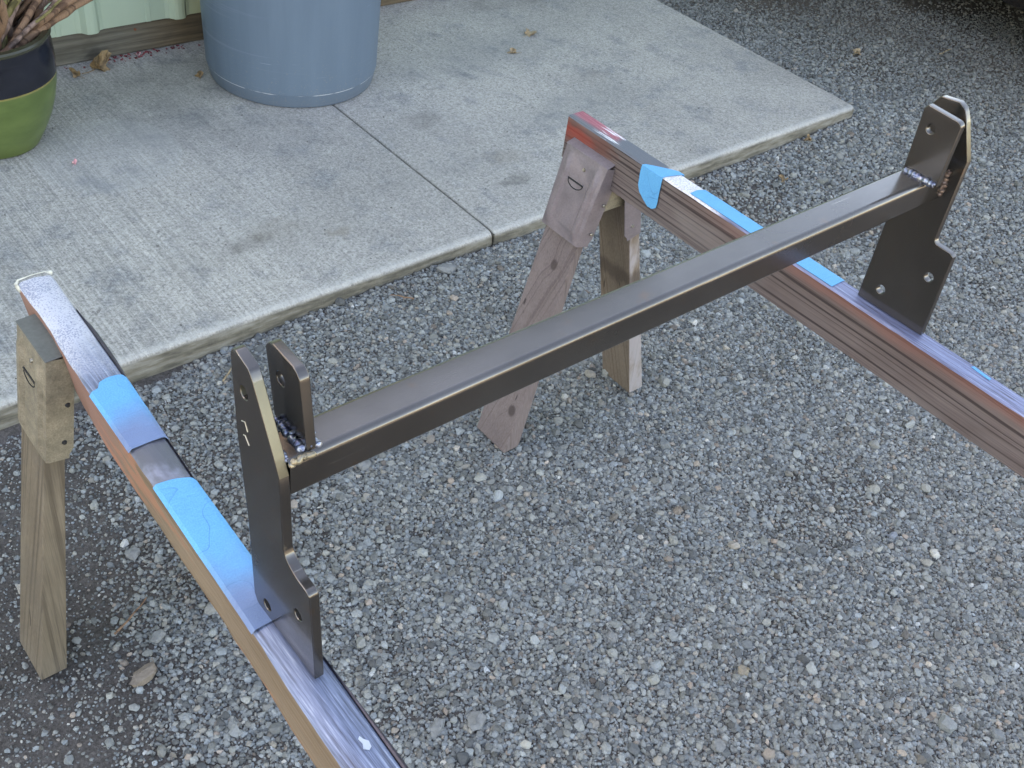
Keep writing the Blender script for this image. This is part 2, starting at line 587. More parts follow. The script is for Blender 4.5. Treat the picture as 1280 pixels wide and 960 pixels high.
def m_tape():
    t = NT("blue_painters_tape")
    x, y, z = t.xyz()
    n = t.noise(t.pos(), 520, 3, .6)
    cr = t.noise(t.pos((18, 60, 18)), 1, 3, .5, dist=.6)
    col = t.mix(t.smooth(n, .3, .7), (.045, .31, .58), (.065, .37, .64))
    # metallic overspray that drifted over the strip next to the steel on both rails
    bl = t.noise(t.pos((12, 12, 12)), 1, 4, .6)
    o1 = t.smooth(t.math('ADD', y, t.math('MULTIPLY', t.math('SUBTRACT', bl, .5), .08)), .955, .885)
    o1 = t.math('MULTIPLY', o1, t.smooth(y, .83, .86))
    o2 = t.math('MULTIPLY', t.smooth(t.math('ADD', y, t.math('MULTIPLY', t.math('SUBTRACT', bl, .5), .10)), .70, .60), 1.0)
    left = t.smooth(x, .8, .7)
    o = t.math('MULTIPLY', t.math('MAXIMUM', o1, o2), left)
    col = t.mix(t.math('MULTIPLY', o, .8), col, (.15, .17, .28))
    crp = t.noise(t.pos((30, 420, 30)), 1, 2, .5)
    fold = t.noise(t.pos((6, 11, 6)), 1, 1, .3, dist=.8)
    fl = t.smooth(t.math('ABSOLUTE', t.math('SUBTRACT', fold, .5)), .0035, .0)
    col = t.mix(t.math('MULTIPLY', fl, .28), col, (.02, .14, .34))
    return t.done(col, .6, bump=t.math('ADD', t.math('ADD', n, crp), t.math('ADD', t.math('MULTIPLY', cr, 3), t.math('MULTIPLY', fl, 2))), bstr=.4, bdist=.0014, spec=.35)


def m_siding():
    t = NT("pale_green_siding")
    x, y, z = t.xyz()
    n = t.noise(t.pos((1, 1, .4)), 3, 4, .6)
    f = t.noise(t.pos(), 150, 3, .6)
    col = t.mix(t.smooth(n, .35, .7), (.34, .46, .37), (.42, .53, .43))
    yel = t.math('MULTIPLY', t.smooth(x, 1.30, 1.45), t.smooth(x, 1.95, 1.7))  # warm reflected light beside the can, painted into the siding colour
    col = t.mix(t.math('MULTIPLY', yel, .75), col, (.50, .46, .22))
    dust = t.math('MULTIPLY', t.smooth(z, .30, .13), .25)
    col = t.mix(dust, col, (.36, .40, .30))
    return t.done(col, .42, bump=f, bstr=.08, bdist=.001)


def m_can():
    t = NT("blue_grey_plastic")
    x, y, z = t.xyz()
    n = t.noise(t.pos((20, 20, 2)), 1, 4, .6)
    ho = t.noise(t.pos((1.2, 1.2, 60)), 1, 3, .6)
    f = t.noise(t.pos(), 300, 3, .6)
    col = t.mix(t.smooth(n, .3, .7), (.088, .136, .186), (.100, .152, .204))
    col = t.mix(t.math('MULTIPLY', t.smooth(ho, .60, .74), .25), col, (.26, .30, .38))
    # scuffed line where the foot begins
    zz = t.math('ABSOLUTE', t.math('SUBTRACT', z, .088))
    sc_ = t.math('MULTIPLY', t.smooth(zz, .0022, .0008), t.smooth(t.noise(t.pos((9, 9, 9)), 1, 3, .7), .46, .56))
    col = t.mix(t.math('MULTIPLY', sc_, .8), col, (.55, .58, .62))
    spl = t.math('MULTIPLY', t.smooth(t.math('SUBTRACT', t.noise(t.pos(), 150, 3, .6), t.math('MULTIPLY', z, .5)), .53, .60), .30)
    col = t.mix(spl, col, (.20, .20, .19))
    scr = t.noise(t.n("Mapping", {"Vector": t.n("NewGeometry").outputs["Position"], "Rotation": (.2, .3, .1), "Scale": (8, 8, 260)}).outputs[0], 1, 2, .5)
    col = t.mix(t.math('MULTIPLY', t.smooth(scr, .73, .76), .35), col, (.35, .40, .46))
    dirt = t.math('MULTIPLY', t.smooth(z, .11, .05), .35)
    col = t.mix(dirt, col, (.10, .12, .15))
    return t.done(col, .46, bump=t.math('ADD', f, t.math('MULTIPLY', ho, 2)), bstr=.12, bdist=.001)


def m_pot():
    t = NT("glazed_pot")
    x, y, z = t.xyz()
    n = t.noise(t.pos((6, 6, 14)), 1, 4, .6)
    f = t.noise(t.pos(), 120, 3, .6)
    green = t.mix(t.smooth(n, .35, .65), (.066, .105, .030), (.100, .148, .045))
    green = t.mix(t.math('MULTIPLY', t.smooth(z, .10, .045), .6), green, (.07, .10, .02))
    navy = t.mix(t.smooth(n, .35, .65), (.006, .007, .012), (.012, .014, .022))
    zb = t.math('ADD', z, t.math('MULTIPLY', t.noise(t.pos((5, 5, 5)), 1, 2), .006))
    col = t.mix(t.smooth(zb, .2435, .2450), green, navy)
    line = t.smooth(t.math('ABSOLUTE', t.math('SUBTRACT', zb, .2440)), .003, .0018)
    col = t.mix(line, col, (.20, .17, .06))
    return t.done(col, t.mix(t.smooth(zb, .243, .246), (.30, .30, .30), (.16, .16, .16)), bump=f, bstr=.06, bdist=.001)


def m_leaf(name, a, b):
    t = NT(name)
    n = t.noise(t.pos(), 70, 4, .6)
    return t.done(t.mix(t.smooth(n, .35, .65), a, b), .6, bump=n, bstr=.3, bdist=.002)


M = dict(
    concrete=m_concrete(), dirt=m_dirt(), gravel=m_stone(True), stone=m_stone(False),
    rail_r=wood("weathered_brown_wood", (.028, .018, .018), (.105, .076, .070), (.150, .117, .110), 'Y', 1.0, rail_right_extra, 1.0),
    rail_l=wood("tan_lumber", (.13, .08, .045), (.155, .115, .080), (.215, .162, .115), 'Y', .8, rail_left_extra, .5),
    leg_r=wood("mauve_stained_wood", (.070, .050, .048), (.135, .105, .103), (.185, .148, .144), 'Z', .8, None, .5, knots=[(1.158, .405, .011), (1.118, .095, .013), (1.165, .12, .008)]),
    leg_r2=wood("tan_bare_wood", (.08, .056, .040), (.155, .115, .090), (.215, .168, .132), 'Z', .9, whitewashed, .6),
    leg_l=wood("golden_tan_wood", (.060, .045, .032), (.120, .094, .067), (.180, .146, .108), 'Z', .8, grimy_leg, .7),
    sill=wood("weathered_sill_wood", (.05, .045, .032), (.13, .12, .085), (.20, .18, .135), 'Y', 1.0),
    top_l=m_top_paint("silver_blue_overspray", paint_left), top_r=m_top_paint("layered_paint", paint_right),
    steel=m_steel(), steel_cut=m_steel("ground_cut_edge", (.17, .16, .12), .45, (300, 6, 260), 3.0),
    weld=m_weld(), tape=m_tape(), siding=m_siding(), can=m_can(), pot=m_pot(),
    bracket_r=m_plain("mauve_sprayed_bracket", (.175, .145, .155), .45, .2, 300, .3, .25),
    bracket_l=m_plain("speckled_tan_bracket", (.19, .163, .120), .6, .15, 420, .6, .35),
    bracket_grey=m_plain("bare_zinc_grey", (.12, .125, .12), .5, .3, 200, .25, .2),
    screw=m_plain("screw_metal", (.30, .27, .22), .4, .8, 300, .3),
    black=m_plain("dark_slot", (.012, .012, .013), .7),
    soil=m_plain("potting_soil", (.03, .022, .016), .95, 0, 120, .6, .8, bd=.006),
    bark=wood("brown_bark", (.07, .035, .022), (.17, .092, .058), (.25, .15, .095), 'Z', .5),
    bark_grey=wood("grey_bark", (.08, .05, .04), (.18, .12, .10), (.25, .17, .14), 'Z', .5),
    bark_green=wood("greenish_bark", (.06, .05, .02), (.14, .12, .05), (.20, .17, .07), 'Z', .5),
    leaf=m_leaf("dry_brown_leaf", (.13, .078, .035), (.27, .18, .095)),
    leaf2=m_leaf("tan_dry_leaf", (.22, .155, .09), (.36, .27, .17)),
    petal=m_leaf("pink_petal", (.55, .22, .27), (.72, .45, .45)),
    redbit=m_leaf("dark_red_litter", (.10, .015, .02), (.3, .06, .07)),
    roof=m_plain("dark_roof_metal", (.10, .10, .10), .5, .3),
    soffit=m_plain("soffit_paint", (.55, .56, .52), .7),
    car=m_plain("dark_car_paint", (.012, .009, .008), .2, .3, coat=.6), glass=m_plain("dark_glass", (.015, .018, .02), .05),
    rubber=m_plain("tyre_rubber", (.02, .02, .02), .8), rim=m_plain("wheel_metal", (.35, .35, .36), .3, .8),
)


# ---------------------------------------------------------------- ground
def gheight(x, y):
    h = .006 * np.sin(x * 2.3 + 1.1) * np.cos(y * 1.9) + .004 * np.sin(x * 5.1 + y * 3.7) + .003 * np.sin(y * 8.3 - x * 6.1 + 1.)
    xs = [0.2, .67, 1.0, 1.2, 1.36, 1.6, 2.0, 2.6, 3.15, 4]
    hs = [-.024, -.02, .001, .009, .013, .010, .0, -.008, .010, .008]
    e = np.interp(x, xs, hs)
    d = np.maximum(1.703 - y, 0)
    w = np.exp(-(d / .22) ** 2) * (y < 1.71) + 0.0
    w2 = np.exp(-((x - 3.18) / .3) ** 2) * (y >= 1.71)
    return h * (1 - w) * .9 + e * w + .012 * w2 - .004


xs = np.concatenate([[-150, -60, -25, -10, -5, -3], np.arange(-1.5, 6.5, .04), [7, 9, 14, 30, 70, 150]])
ys = np.concatenate([[-150, -60, -25, -10, -5, -2.5], np.arange(-1., 5.5, .04), [6, 9, 14, 30, 70, 150]])
X, Y = np.meshgrid(xs, ys)
inside = (X > -1.6) & (X < 6.6) & (Y > -1.1) & (Y < 5.6)
Z = np.where(inside, gheight(X, Y), -.004)
Z = np.where((X < 3.14) & (Y > 1.74), -.03, Z)
nx, ny = len(xs), len(ys)
V = np.stack([X.ravel(), Y.ravel(), Z.ravel()], 1)
idx = np.arange(nx * ny).reshape(ny, nx)
F_ = np.stack([idx[:-1, :-1].ravel(), idx[:-1, 1:].ravel(), idx[1:, 1:].ravel(), idx[1:, :-1].ravel()], 1)
g = py_obj("ground", V.tolist(), F_.tolist(), M['dirt'], smooth=True)
tag(g, "grey brown packed dirt under the loose gravel", None, kind='structure')

# ---------------------------------------------------------------- concrete slabs
def slab(name, x0, x1, y0, y1, label):
    bm = bmesh.new()
    n = int((x1 - x0) / .02)
    prof = [(0.0, -.06), (0.0, .020), (.002, .033), (.006, .040), (.013, .0438), (.022, .045)]
    rows = []
    for i in range(n + 1):
        x = x0 + (x1 - x0) * i / n
        w = .0022 * mnoise.noise(Vector((x * 14, 0, 0))) + .003 * mnoise.noise(Vector((x * 3.1, 5, 0)))
        e = min(x - x0, x1 - x)
        rr = max(0, .004 - e)           # rounded plan corners
        row = [bm.verts.new((x, y0 + w * (1 - k / 5.) + d + rr * rr / .004, z + (0.0018 * mnoise.noise(Vector((x * 20, k, 1))) if 0 < k < 5 else 0))) for k, (d, z) in enumerate(prof)]
        row.append(bm.verts.new((x, y1, .045)))
        row.append(bm.verts.new((x, y1, -.06)))
        rows.append(row)
    for i in range(n):
        for k in range(len(rows[0]) - 1):
            bm.faces.new((rows[i][k], rows[i + 1][k], rows[i + 1][k + 1], rows[i][k + 1]))
    for i, q in ((0, 1), (-1, -1)):
        f = rows[i] if q == 1 else rows[i][::-1]
        try: bm.faces.new(f)
        except Exception: pass
    # soften the two long sides
    o = bm_obj(name, bm, M['concrete'])
    md = o.modifiers.new("bevel", 'BEVEL')
    md.width = .0035; md.segments = 2; md.limit_method = 'ANGLE'; md.angle_limit = R(60)
    me = o.data
    for p_ in me.polygons: p_.use_smooth = False
    tag(o, label, None, kind='structure')
    return o


JX = 1.583
slab("concrete_slab", -3.0, JX - .0030, 1.703, 3.2, "left concrete slab of the apron, in front of the green siding")
slab("concrete_slab", JX + .0030, 3.170, 1.703, 3.2, "right concrete slab of the apron, ending at the gravel corner")
bm = bmesh.new()
rows = []
for i in range(150):
    y = 1.7075 + i * .01
    w = .0015 * mnoise.noise(Vector((y * 40, 3, 0)))
    rows.append([bm.verts.new((JX - .0050, y, .037)), bm.verts.new((JX + w, y, .0395 + .004 * mnoise.noise(Vector((y * 60, 0, 2))))), bm.verts.new((JX + .0050, y, .037))])
for a, b in zip(rows, rows[1:]):
    for k in range(2):
        bm.faces.new((a[k], a[k + 1], b[k + 1], b[k]))
tag(bm_obj("joint_filler", bm, m_plain("joint_grit", (.07, .062, .05), .95, 0, 400, .8, .8)), "dark gritty filler in the slab joint", kind='structure')


# ---------------------------------------------------------------- gravel (instanced stones)
def in_view(x, y, m=220, z=0.0):
    dx, dy, dz = x, y, z - 1.56
    cx = dx * _r.x + dy * _r.y + dz * _r.z
    cy = -(dx * _u.x + dy * _u.y + dz * _u.z)
    cz = dx * _f.x + dy * _f.y + dz * _f.z
    u = 640 + 1322.4 * cx / cz
    v = 480 + 1322.4 * cy / cz
    return (cz > 0) & (u > -m) & (u < 1280 + m) & (v > -m) & (v < 960 + m)


_no = []
def vnoise(x, y, s, seed):
    """cheap smooth value noise on arrays"""
    r = np.random.default_rng(seed)
    tab = r.random((64, 64))
    u = (x * s) % 64; v = (y * s) % 64
    i = np.floor(u).astype(int) % 64; j = np.floor(v).astype(int) % 64
    fu = u - np.floor(u); fv = v - np.floor(v)
    fu = fu * fu * (3 - 2 * fu); fv = fv * fv * (3 - 2 * fv)
    i2 = (i + 1) % 64; j2 = (j + 1) % 64
    return (tab[i, j] * (1 - fu) + tab[i2, j] * fu) * (1 - fv) + (tab[i, j2] * (1 - fu) + tab[i2, j2] * fu) * fv


def cover(x, y):
    """how fully stones cover the dirt, 0..1"""
    n = vnoise(x, y, 3.1, 1) * .6 + vnoise(x, y, 9.0, 2) * .4
    c = np.ones_like(x)
    # bare strip at the left, under the near sawhorse
    s = x - (.345 + .30 * np.clip(y - 1.0, 0, .4) - .25 * np.clip(1.0 - y, 0, .3))
    c = np.where(s < .2, .05 + .95 * np.clip((s + .05 + (n - .5) * .45) / .16, 0, 1), c)
    left2 = np.clip((.78 - x) / .25, 0, 1) * np.clip((y - 1.08) / .12, 0, 1)
    c = c * (1 - .5 * left2)
    for (bx, by, rr, a) in [(2.38, 1.47, .13, .8), (.60, .735, .05, .7), (1.49, 1.49, .12, .5), (.66, .68, .05, .5), (1.02, 1.58, .16, .35), (2.6, 1.25, .10, .35),
                            (1.30, .47, .05, .35), (.87, 1.02, .04, .7), (1.62, 1.30, .07, .4), (1.9, .95, .06, .3)]:
        d = np.hypot(x - bx, y - by) + (n - .5) * rr
        c = c * (1 - a * np.clip(1 - d / rr, 0, 1) ** .5)
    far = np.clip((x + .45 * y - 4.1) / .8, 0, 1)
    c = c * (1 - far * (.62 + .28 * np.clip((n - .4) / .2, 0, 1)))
    c = c * (1 - .45 * np.clip((n - .60) / .12, 0, 1))
    return c


def grid_pts(sp, x0, x1, y0, y1, jit=.48):
    gx = np.arange(x0, x1, sp); gy = np.arange(y0, y1, sp)
    A, B = np.meshgrid(gx, gy)
    A = A + (np.arange(len(gy)) % 2)[:, None] * sp * .5
    A = A.ravel() + rng.uniform(-jit, jit, A.size) * sp
    B = B.ravel() + rng.uniform(-jit, jit, B.size) * sp
    ok = in_view(A, B) & ~((A < 3.172) & (B > 1.701))
    return A[ok], B[ok]


P_, S_, T_, H_, R_, I_ = [], [], [], [], [], []


def layer(sp, size, region, lift, prob=1.0, usecover=True, tmul=1.0, jit=.48, covpow=1.0):
    x, y = grid_pts(sp, *region[0], jit=jit)
    ok = region[1](x, y)
    if usecover:
        ok &= rng.random(len(x)) < (cover(x, y) ** covpow) * prob
    else:
        ok &= rng.random(len(x)) < prob
    x, y = x[ok], y[ok]
    n = len(x)
    # size: log-normal
    s = size * np.exp(rng.normal(0, .24, n))
    s = np.clip(s, size * .5, size * 1.9)
    asp = rng.uniform(.62, 1.0, n)
    flat = rng.uniform(.45, .8, n)
    P_.append(np.stack([x, y, gheight(x, y) + s * flat * lift + rng.uniform(-.1, .15, n) * s], 1))
    S_.append(np.stack([s * .5, s * .5 * asp, s * .5 * flat], 1))
    t = rng.random(n) ** 1.0
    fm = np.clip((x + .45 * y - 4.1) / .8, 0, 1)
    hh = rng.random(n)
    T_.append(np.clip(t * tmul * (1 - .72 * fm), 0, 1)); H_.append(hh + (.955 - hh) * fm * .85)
    R_.append(np.stack([rng.normal(0, .28, n), rng.normal(0, .28, n), rng.uniform(0, 6.283, n)], 1))
    I_.append(rng.integers(0, 10000, n))


dist = lambda x, y: np.hypot(x, y)
near = ((-.8, 3.6, -.6, 2.0), lambda x, y: dist(x, y) < 2.75)
farr = ((.9, 6.2, -.6, 5.0), lambda x, y: dist(x, y) >= 2.70)
layer(.0050, .0062, near, .16, .97, covpow=.7)
layer(.0076, .0087, near, .28, .80)
layer(.022, .0125, near, .32, .5)
layer(.075, .0185, near, .33, .35)
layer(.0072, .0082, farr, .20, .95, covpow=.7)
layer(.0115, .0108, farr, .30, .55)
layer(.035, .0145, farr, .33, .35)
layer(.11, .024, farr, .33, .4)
# finer grit everywhere on the bare dirt
layer(.0070, .0038, near, .3, .55, usecover=False)
layer(.045, .013, near, .30, .5, usecover=False)
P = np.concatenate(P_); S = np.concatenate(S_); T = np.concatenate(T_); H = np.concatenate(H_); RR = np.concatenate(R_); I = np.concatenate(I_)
print("stones", len(P))
me = bpy.data.meshes.new("gravel")
me.vertices.add(len(P))
me.vertices.foreach_set("co", P.astype(np.float32).ravel())
for nm, arr, ty in (("scl", S, 'FLOAT_VECTOR'), ("rot", RR, 'FLOAT_VECTOR')):
    a = me.attributes.new(nm, ty, 'POINT'); a.data.foreach_set("vector", arr.astype(np.float32).ravel())
for nm, arr in (("tint", T), ("hue", H)):
    a = me.attributes.new(nm, 'FLOAT', 'POINT'); a.data.foreach_set("value", arr.astype(np.float32))
a = me.attributes.new("idx", 'INT', 'POINT'); a.data.foreach_set("value", I.astype(np.int32))
gv = bpy.data.objects.new("gravel", me)
C.objects.link(gv)
me.materials.append(M['gravel'])
tag(gv, "loose grey crushed stone gravel covering the yard", "gravel", kind='stuff')
ng = bpy.data.node_groups.new("gravel_scatter", 'GeometryNodeTree')
ng.interface.new_socket("Geometry", in_out='INPUT', socket_type='NodeSocketGeometry')
ng.interface.new_socket("Geometry", in_out='OUTPUT', socket_type='NodeSocketGeometry')
gn = ng.nodes
gi = gn.new("NodeGroupInput"); go = gn.new("NodeGroupOutput")
iop = gn.new("GeometryNodeInstanceOnPoints")
join = gn.new("GeometryNodeJoinGeometry")
for k in range(18):
    ico = gn.new("GeometryNodeMeshIcoSphere")
    ico.inputs["Radius"].default_value = 1.0
    ico.inputs["Subdivisions"].default_value = 1 if k % 2 else 2
    rv = gn.new("FunctionNodeRandomValue"); rv.data_type = 'FLOAT_VECTOR'
    am = (.36 if k % 4 == 1 else .26) if k % 2 else (.34 if k % 3 else .42)
    rv.inputs["Min"].default_value = (-am,) * 3
    rv.inputs["Max"].default_value = (am,) * 3
    rv.inputs["Seed"].default_value = 100 + k
    sp = gn.new("GeometryNodeSetPosition")
    hull = gn.new("GeometryNodeConvexHull")
    sm = gn.new("GeometryNodeSetMaterial"); sm.inputs["Material"].default_value = M['gravel']
    g2i = gn.new("GeometryNodeGeometryToInstance")
    L = ng.links.new
    L(ico.outputs["Mesh"], sp.inputs["Geometry"])
    L(rv.outputs["Value"], sp.inputs["Offset"])
    L(sp.outputs[0], hull.inputs[0])
    L(hull.outputs[0], sm.inputs[0])
    L(sm.outputs[0], g2i.inputs[0])
    L(g2i.outputs[0], join.inputs[0])


def nattr(name, ty):
    nd = gn.new("GeometryNodeInputNamedAttribute"); nd.data_type = ty
    nd.inputs["Name"].default_value = name
    return nd.outputs["Attribute"]


L(gi.outputs[0], iop.inputs["Points"])
L(join.outputs[0], iop.inputs["Instance"])
iop.inputs["Pick Instance"].default_value = True
L(nattr("idx", 'INT'), iop.inputs["Instance Index"])
e2r = gn.new("FunctionNodeEulerToRotation")
L(nattr("rot", 'FLOAT_VECTOR'), e2r.inputs[0])
L(e2r.outputs[0], iop.inputs["Rotation"])
L(nattr("scl", 'FLOAT_VECTOR'), iop.inputs["Scale"])
L(iop.outputs[0], go.inputs[0])
gv.modifiers.new("scatter", 'NODES').node_group = ng


# ---------------------------------------------------------------- single larger stones
def rock(name, x, y, z, sx, sy, sz, rz, mat, label, seed, group=None, cat="stone"):
    bm = bmesh.new()
    bmesh.ops.create_icosphere(bm, subdivisions=2, radius=1)
    rr = random.Random(seed)
    for v in bm.verts:
        v.co += Vector([rr.uniform(-.24, .24) for _ in range(3)])
    h = bmesh.ops.convex_hull(bm, input=bm.verts)
    bmesh.ops.delete(bm, geom=[v for v in bm.verts if not v.link_faces], context='VERTS')
    bmesh.ops.bevel(bm, geom=list(bm.edges), offset=.06, segments=1, affect='EDGES')
    for v in bm.verts:
        v.co = Vector((v.co.x * sx / 2, v.co.y * sy / 2, v.co.z * sz / 2))
    o = bm_obj(name, bm, mat)
    o.location = (x, y, z + sz * .22)
    o.rotation_euler = (rr.uniform(-.1, .1), rr.uniform(-.1, .1), rz)
    tag(o, label, cat, group)
    return o


def rockmat(name, c):
    t = NT(name)
    n = t.noise(t.pos(), 120, 4, .7)
    col = t.mix(.5, c, t.ramp(n, [(.3, .3), (.5, .5), (.7, .72)]), 'OVERLAY')
    return t.done(col, .75, bump=n, bstr=.4, bdist=.002, spec=.35)


RM = dict(grey=rockmat("grey_rock", (.19, .195, .19)), tan=rockmat("tan_rock", (.25, .215, .165)), blue=rockmat("bluish_rock", (.17, .19, .215)), brown=rockmat("brown_rock", (.19, .155, .125)),
          pale=rockmat("pale_rock", (.42, .41, .37)))

# ---------------------------------------------------------------- building
bld = empty("metal_sided_building", (0.1, 3.03, 0))
tag(bld, "pale green metal sided building above a weathered timber sill at the slab's back edge", "building")
WY = 3.045
# ribbed siding panels
rib = [(0, 0), (.028, 0), (.040, -.004), (.052, -.020), (.062, -.023), (.074, -.023), (.084, -.020), (.096, -.004), (.108, 0)]
pitch = .274
phase = 1.062 - pitch * 12 + .008   # first rib in the photo stands at about x = 1.07
for pnl in range(0, 9):
    vs, fs = [], []
    prof = []
    for k in range(3):
        x0 = phase + (pnl * 3 + k) * pitch
        for (dx, dy) in rib[1:]:
            prof.append((x0 + dx - .05, dy))
        prof.append((x0 + .19, 0)); prof.append((x0 + .192, -.0018)); prof.append((x0 + .205, -.0018)); prof.append((x0 + .207, 0))
    prof.append((phase + (pnl + 1) * 3 * pitch - .0225, 0))
    zb, zt = .138, 3.3
    n = len(prof)
    for (dy2) in (0, .0015):
        for zz in (zb, zt):
            for (px, py) in prof:
                vs.append((px, WY - .022 + py + dy2, zz))
    for i in range(n - 1):
        fs.append((i, i + 1, n + i + 1, n + i))
        fs.append((2 * n + i, 3 * n + i, 3 * n + i + 1, 2 * n + i + 1))
        fs.append((i, 2 * n + i, 2 * n + i + 1, i + 1))
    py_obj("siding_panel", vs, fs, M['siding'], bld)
# sill timber: two stacked boards butted end to end
ms = NT("weathered_sill")
sx, sy_, sz_ = ms.xyz()
sg = ms.noise(ms.pos((3, 30, 70)), 1, 4, .7)
sb = ms.noise(ms.pos((5, 5, 9)), 1, 4, .6)
sc1 = ms.ramp(sg, [(.3, (.045, .042, .034)), (.5, (.105, .098, .080)), (.7, (.17, .16, .135))])
sc1 = ms.mix(ms.smooth(sx, 1.15, 1.4), sc1, ms.ramp(sg, [(.3, (.05, .036, .022)), (.5, (.115, .082, .05)), (.7, (.17, .125, .08))]))
sc1 = ms.mix(ms.math('MULTIPLY', ms.smooth(sb, .55, .7), .5), sc1, (.05, .045, .035))
sillm = ms.done(sc1, .85, bump=sg, bstr=.8, bdist=.003)
for (x0, x1) in ((-3.2, .2), (.203, 3.6)):
    bm = bmesh.new()
    add_box(bm, (x0, WY - .016, .0455), (x1, WY + .06, .152), .004)
    bm_obj("sill_board", bm, sillm, bld)
# body walls behind, soffit, fascia and roof
bm = bmesh.new()
add_box(bm, (-3.2, WY + .061, -.02), (3.6, 11, 3.3))
bm_obj("wall_core", bm, M['soffit'], bld)
bm = bmesh.new()
add_box(bm, (-3.7, WY - .12, 3.301), (3.75, 11.5, 3.33))
bm_obj("soffit", bm, M['soffit'], bld)
bm = bmesh.new()
add_box(bm, (-3.72, WY - .20, 3.27), (3.77, WY - .122, 3.38))
bm_obj("gutter", bm, M['roof'], bld)
bm = bmesh.new()
hexa(bm, [(-3.7, WY - .12, 3.34), (3.75, WY - .12, 3.34), (3.75, 7.2, 4.7), (-3.7, 7.2, 4.7), (-3.7, WY - .12, 3.39), (3.75, WY - .12, 3.39), (3.75, 7.2, 4.76), (-3.7, 7.2, 4.76)])
hexa(bm, [(-3.7, 7.2, 4.7), (3.75, 7.2, 4.7), (3.75, 11.5, 3.34), (-3.7, 11.5, 3.34), (-3.7, 7.2, 4.76), (3.75, 7.2, 4.76), (3.75, 11.5, 3.39), (-3.7, 11.5, 3.39)])
bm_obj("roof", bm, M['roof'], bld)
# nail head in the sill
bm = bmesh.new()
bmesh.ops.create_cone(bm, cap_ends=True, segments=12, radius1=.004, radius2=.004, depth=.003, matrix=Matrix.Translation((1.225, WY - .0175, .118)) @ Matrix.Rotation(R(90), 4, 'X'))
bm_obj("nail_head", bm, m_plain("rusty_nail", (.16, .05, .025), .7), bld)

# ---------------------------------------------------------------- steel crossbar frame
fr = empty("steel_crossbar_frame", (.82, .55, .66))
tag(fr, "dark bare steel crossbar with notched end plates and twin lugs, standing across both sawhorses", "steel bracket")
LP = [(.603, .6612), (.609, .672), (.613, .778), (.624, .883), (.628, .976), (.621, .985), (.597, .979), (.592, .972), (.559, .906), (.5515, .888), (.550, .864), (.548, .800), (.543, .790), (.526, .782), (.5075, .781), (.503, .776), (.494, .6612)]
LP = fillet(LP, {0: .004, 4: .006, 5: .006, 7: .004, 12: .008, 13: .01, 14: .004}, 4)
RP = [(.605, .6612), (.609, .79), (.613, .978), (.605, .992), (.577, .996), (.567, .991), (.559, .979), (.534, .928), (.530, .806), (.5255, .8015), (.500, .8005), (.4955, .7965), (.489, .6612)]
RP = fillet(RP, {2: .003, 3: .003, 5: .004, 6: .004, 8: .003, 10: .002}, 3)
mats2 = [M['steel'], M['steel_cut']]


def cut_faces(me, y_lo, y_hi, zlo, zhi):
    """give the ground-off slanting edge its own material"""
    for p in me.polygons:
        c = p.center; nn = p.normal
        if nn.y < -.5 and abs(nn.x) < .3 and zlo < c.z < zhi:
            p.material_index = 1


lp = plate_mesh("side_plate", LP, [(.607, .945, .0066), (.583, .679, .0070), (.524, .730, .0066)], .303, .0105)
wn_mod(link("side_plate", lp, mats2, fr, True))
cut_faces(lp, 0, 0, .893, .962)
rp = plate_mesh("side_plate", RP, [(.577, .969, .0066), (.574, .691, .0070), (.515, .751, .0070)], 1.333, .0105)
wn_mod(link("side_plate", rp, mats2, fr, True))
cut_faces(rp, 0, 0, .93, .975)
LL = fillet([(.610, .9022), (.622, .975), (.614, .984), (.573, .983), (.566, .976), (.5555, .9022)], {1: .004, 2: .005, 3: .004, 4: .003})
RL = fillet([(.592, .9022), (.597, .990), (.593, .9965), (.545, .994), (.540, .990), (.538, .9022)], {1: .002, 2: .002, 3: .003, 4: .003})
ll = plate_mesh("lug", LL, [(.5975, .954, .0068)], .3325, .0100)
wn_mod(link("lug", ll, mats2, fr, True))
rl = plate_mesh("lug", RL, [(.577, .969, .0066)], 1.282, .0100)
wn_mod(link("lug", rl, mats2, fr, True))
# scribed tick marks on the near end plate
bm = bmesh.new()
for seq in ([(.6135, .9075), (.6075, .9105), (.6035, .9020)], [(.6115, .8920), (.6085, .8935), (.6020, .8865)]):
    tube(bm, [(.3029, a, b) for a, b in seq], .0005, 6)
bm_obj("scribe_mark", bm, m_plain("bright_scratch", (.55, .52, .45), .4, .6), fr)
# square tube, rounded corners
bm = bmesh.new()
x0, x1 = .3135, 1.3330
ya, yb, za, zb = .5508, .5928, .8615, .9030
rad = .0085
ring = []
for (qy, qz, rad, a0) in ((yb, zb, .005, 0), (ya, zb, .0075, 90), (ya, za, .004, 180), (yb, za, .004, 270)):
    cy = qy - rad if qy == yb else qy + rad
    cz = qz - rad if qz == zb else qz + rad
    for k in range(7):
        a = R(a0 + 15 * k)
        ring.append((cy + rad * math.cos(a), cz + rad * math.sin(a)))
N = 24
rows = [[bm.verts.new((x0 + (x1 - x0) * i / N, p[0], p[1])) for p in ring] for i in range(N + 1)]
for i in range(N):
    for k in range(len(ring)):
        k2 = (k + 1) % len(ring)
        bm.faces.new((rows[i][k], rows[i + 1][k], rows[i + 1][k2], rows[i][k2]))
wn_mod(bm_obj("crossbar", bm, M['steel'], fr, True))


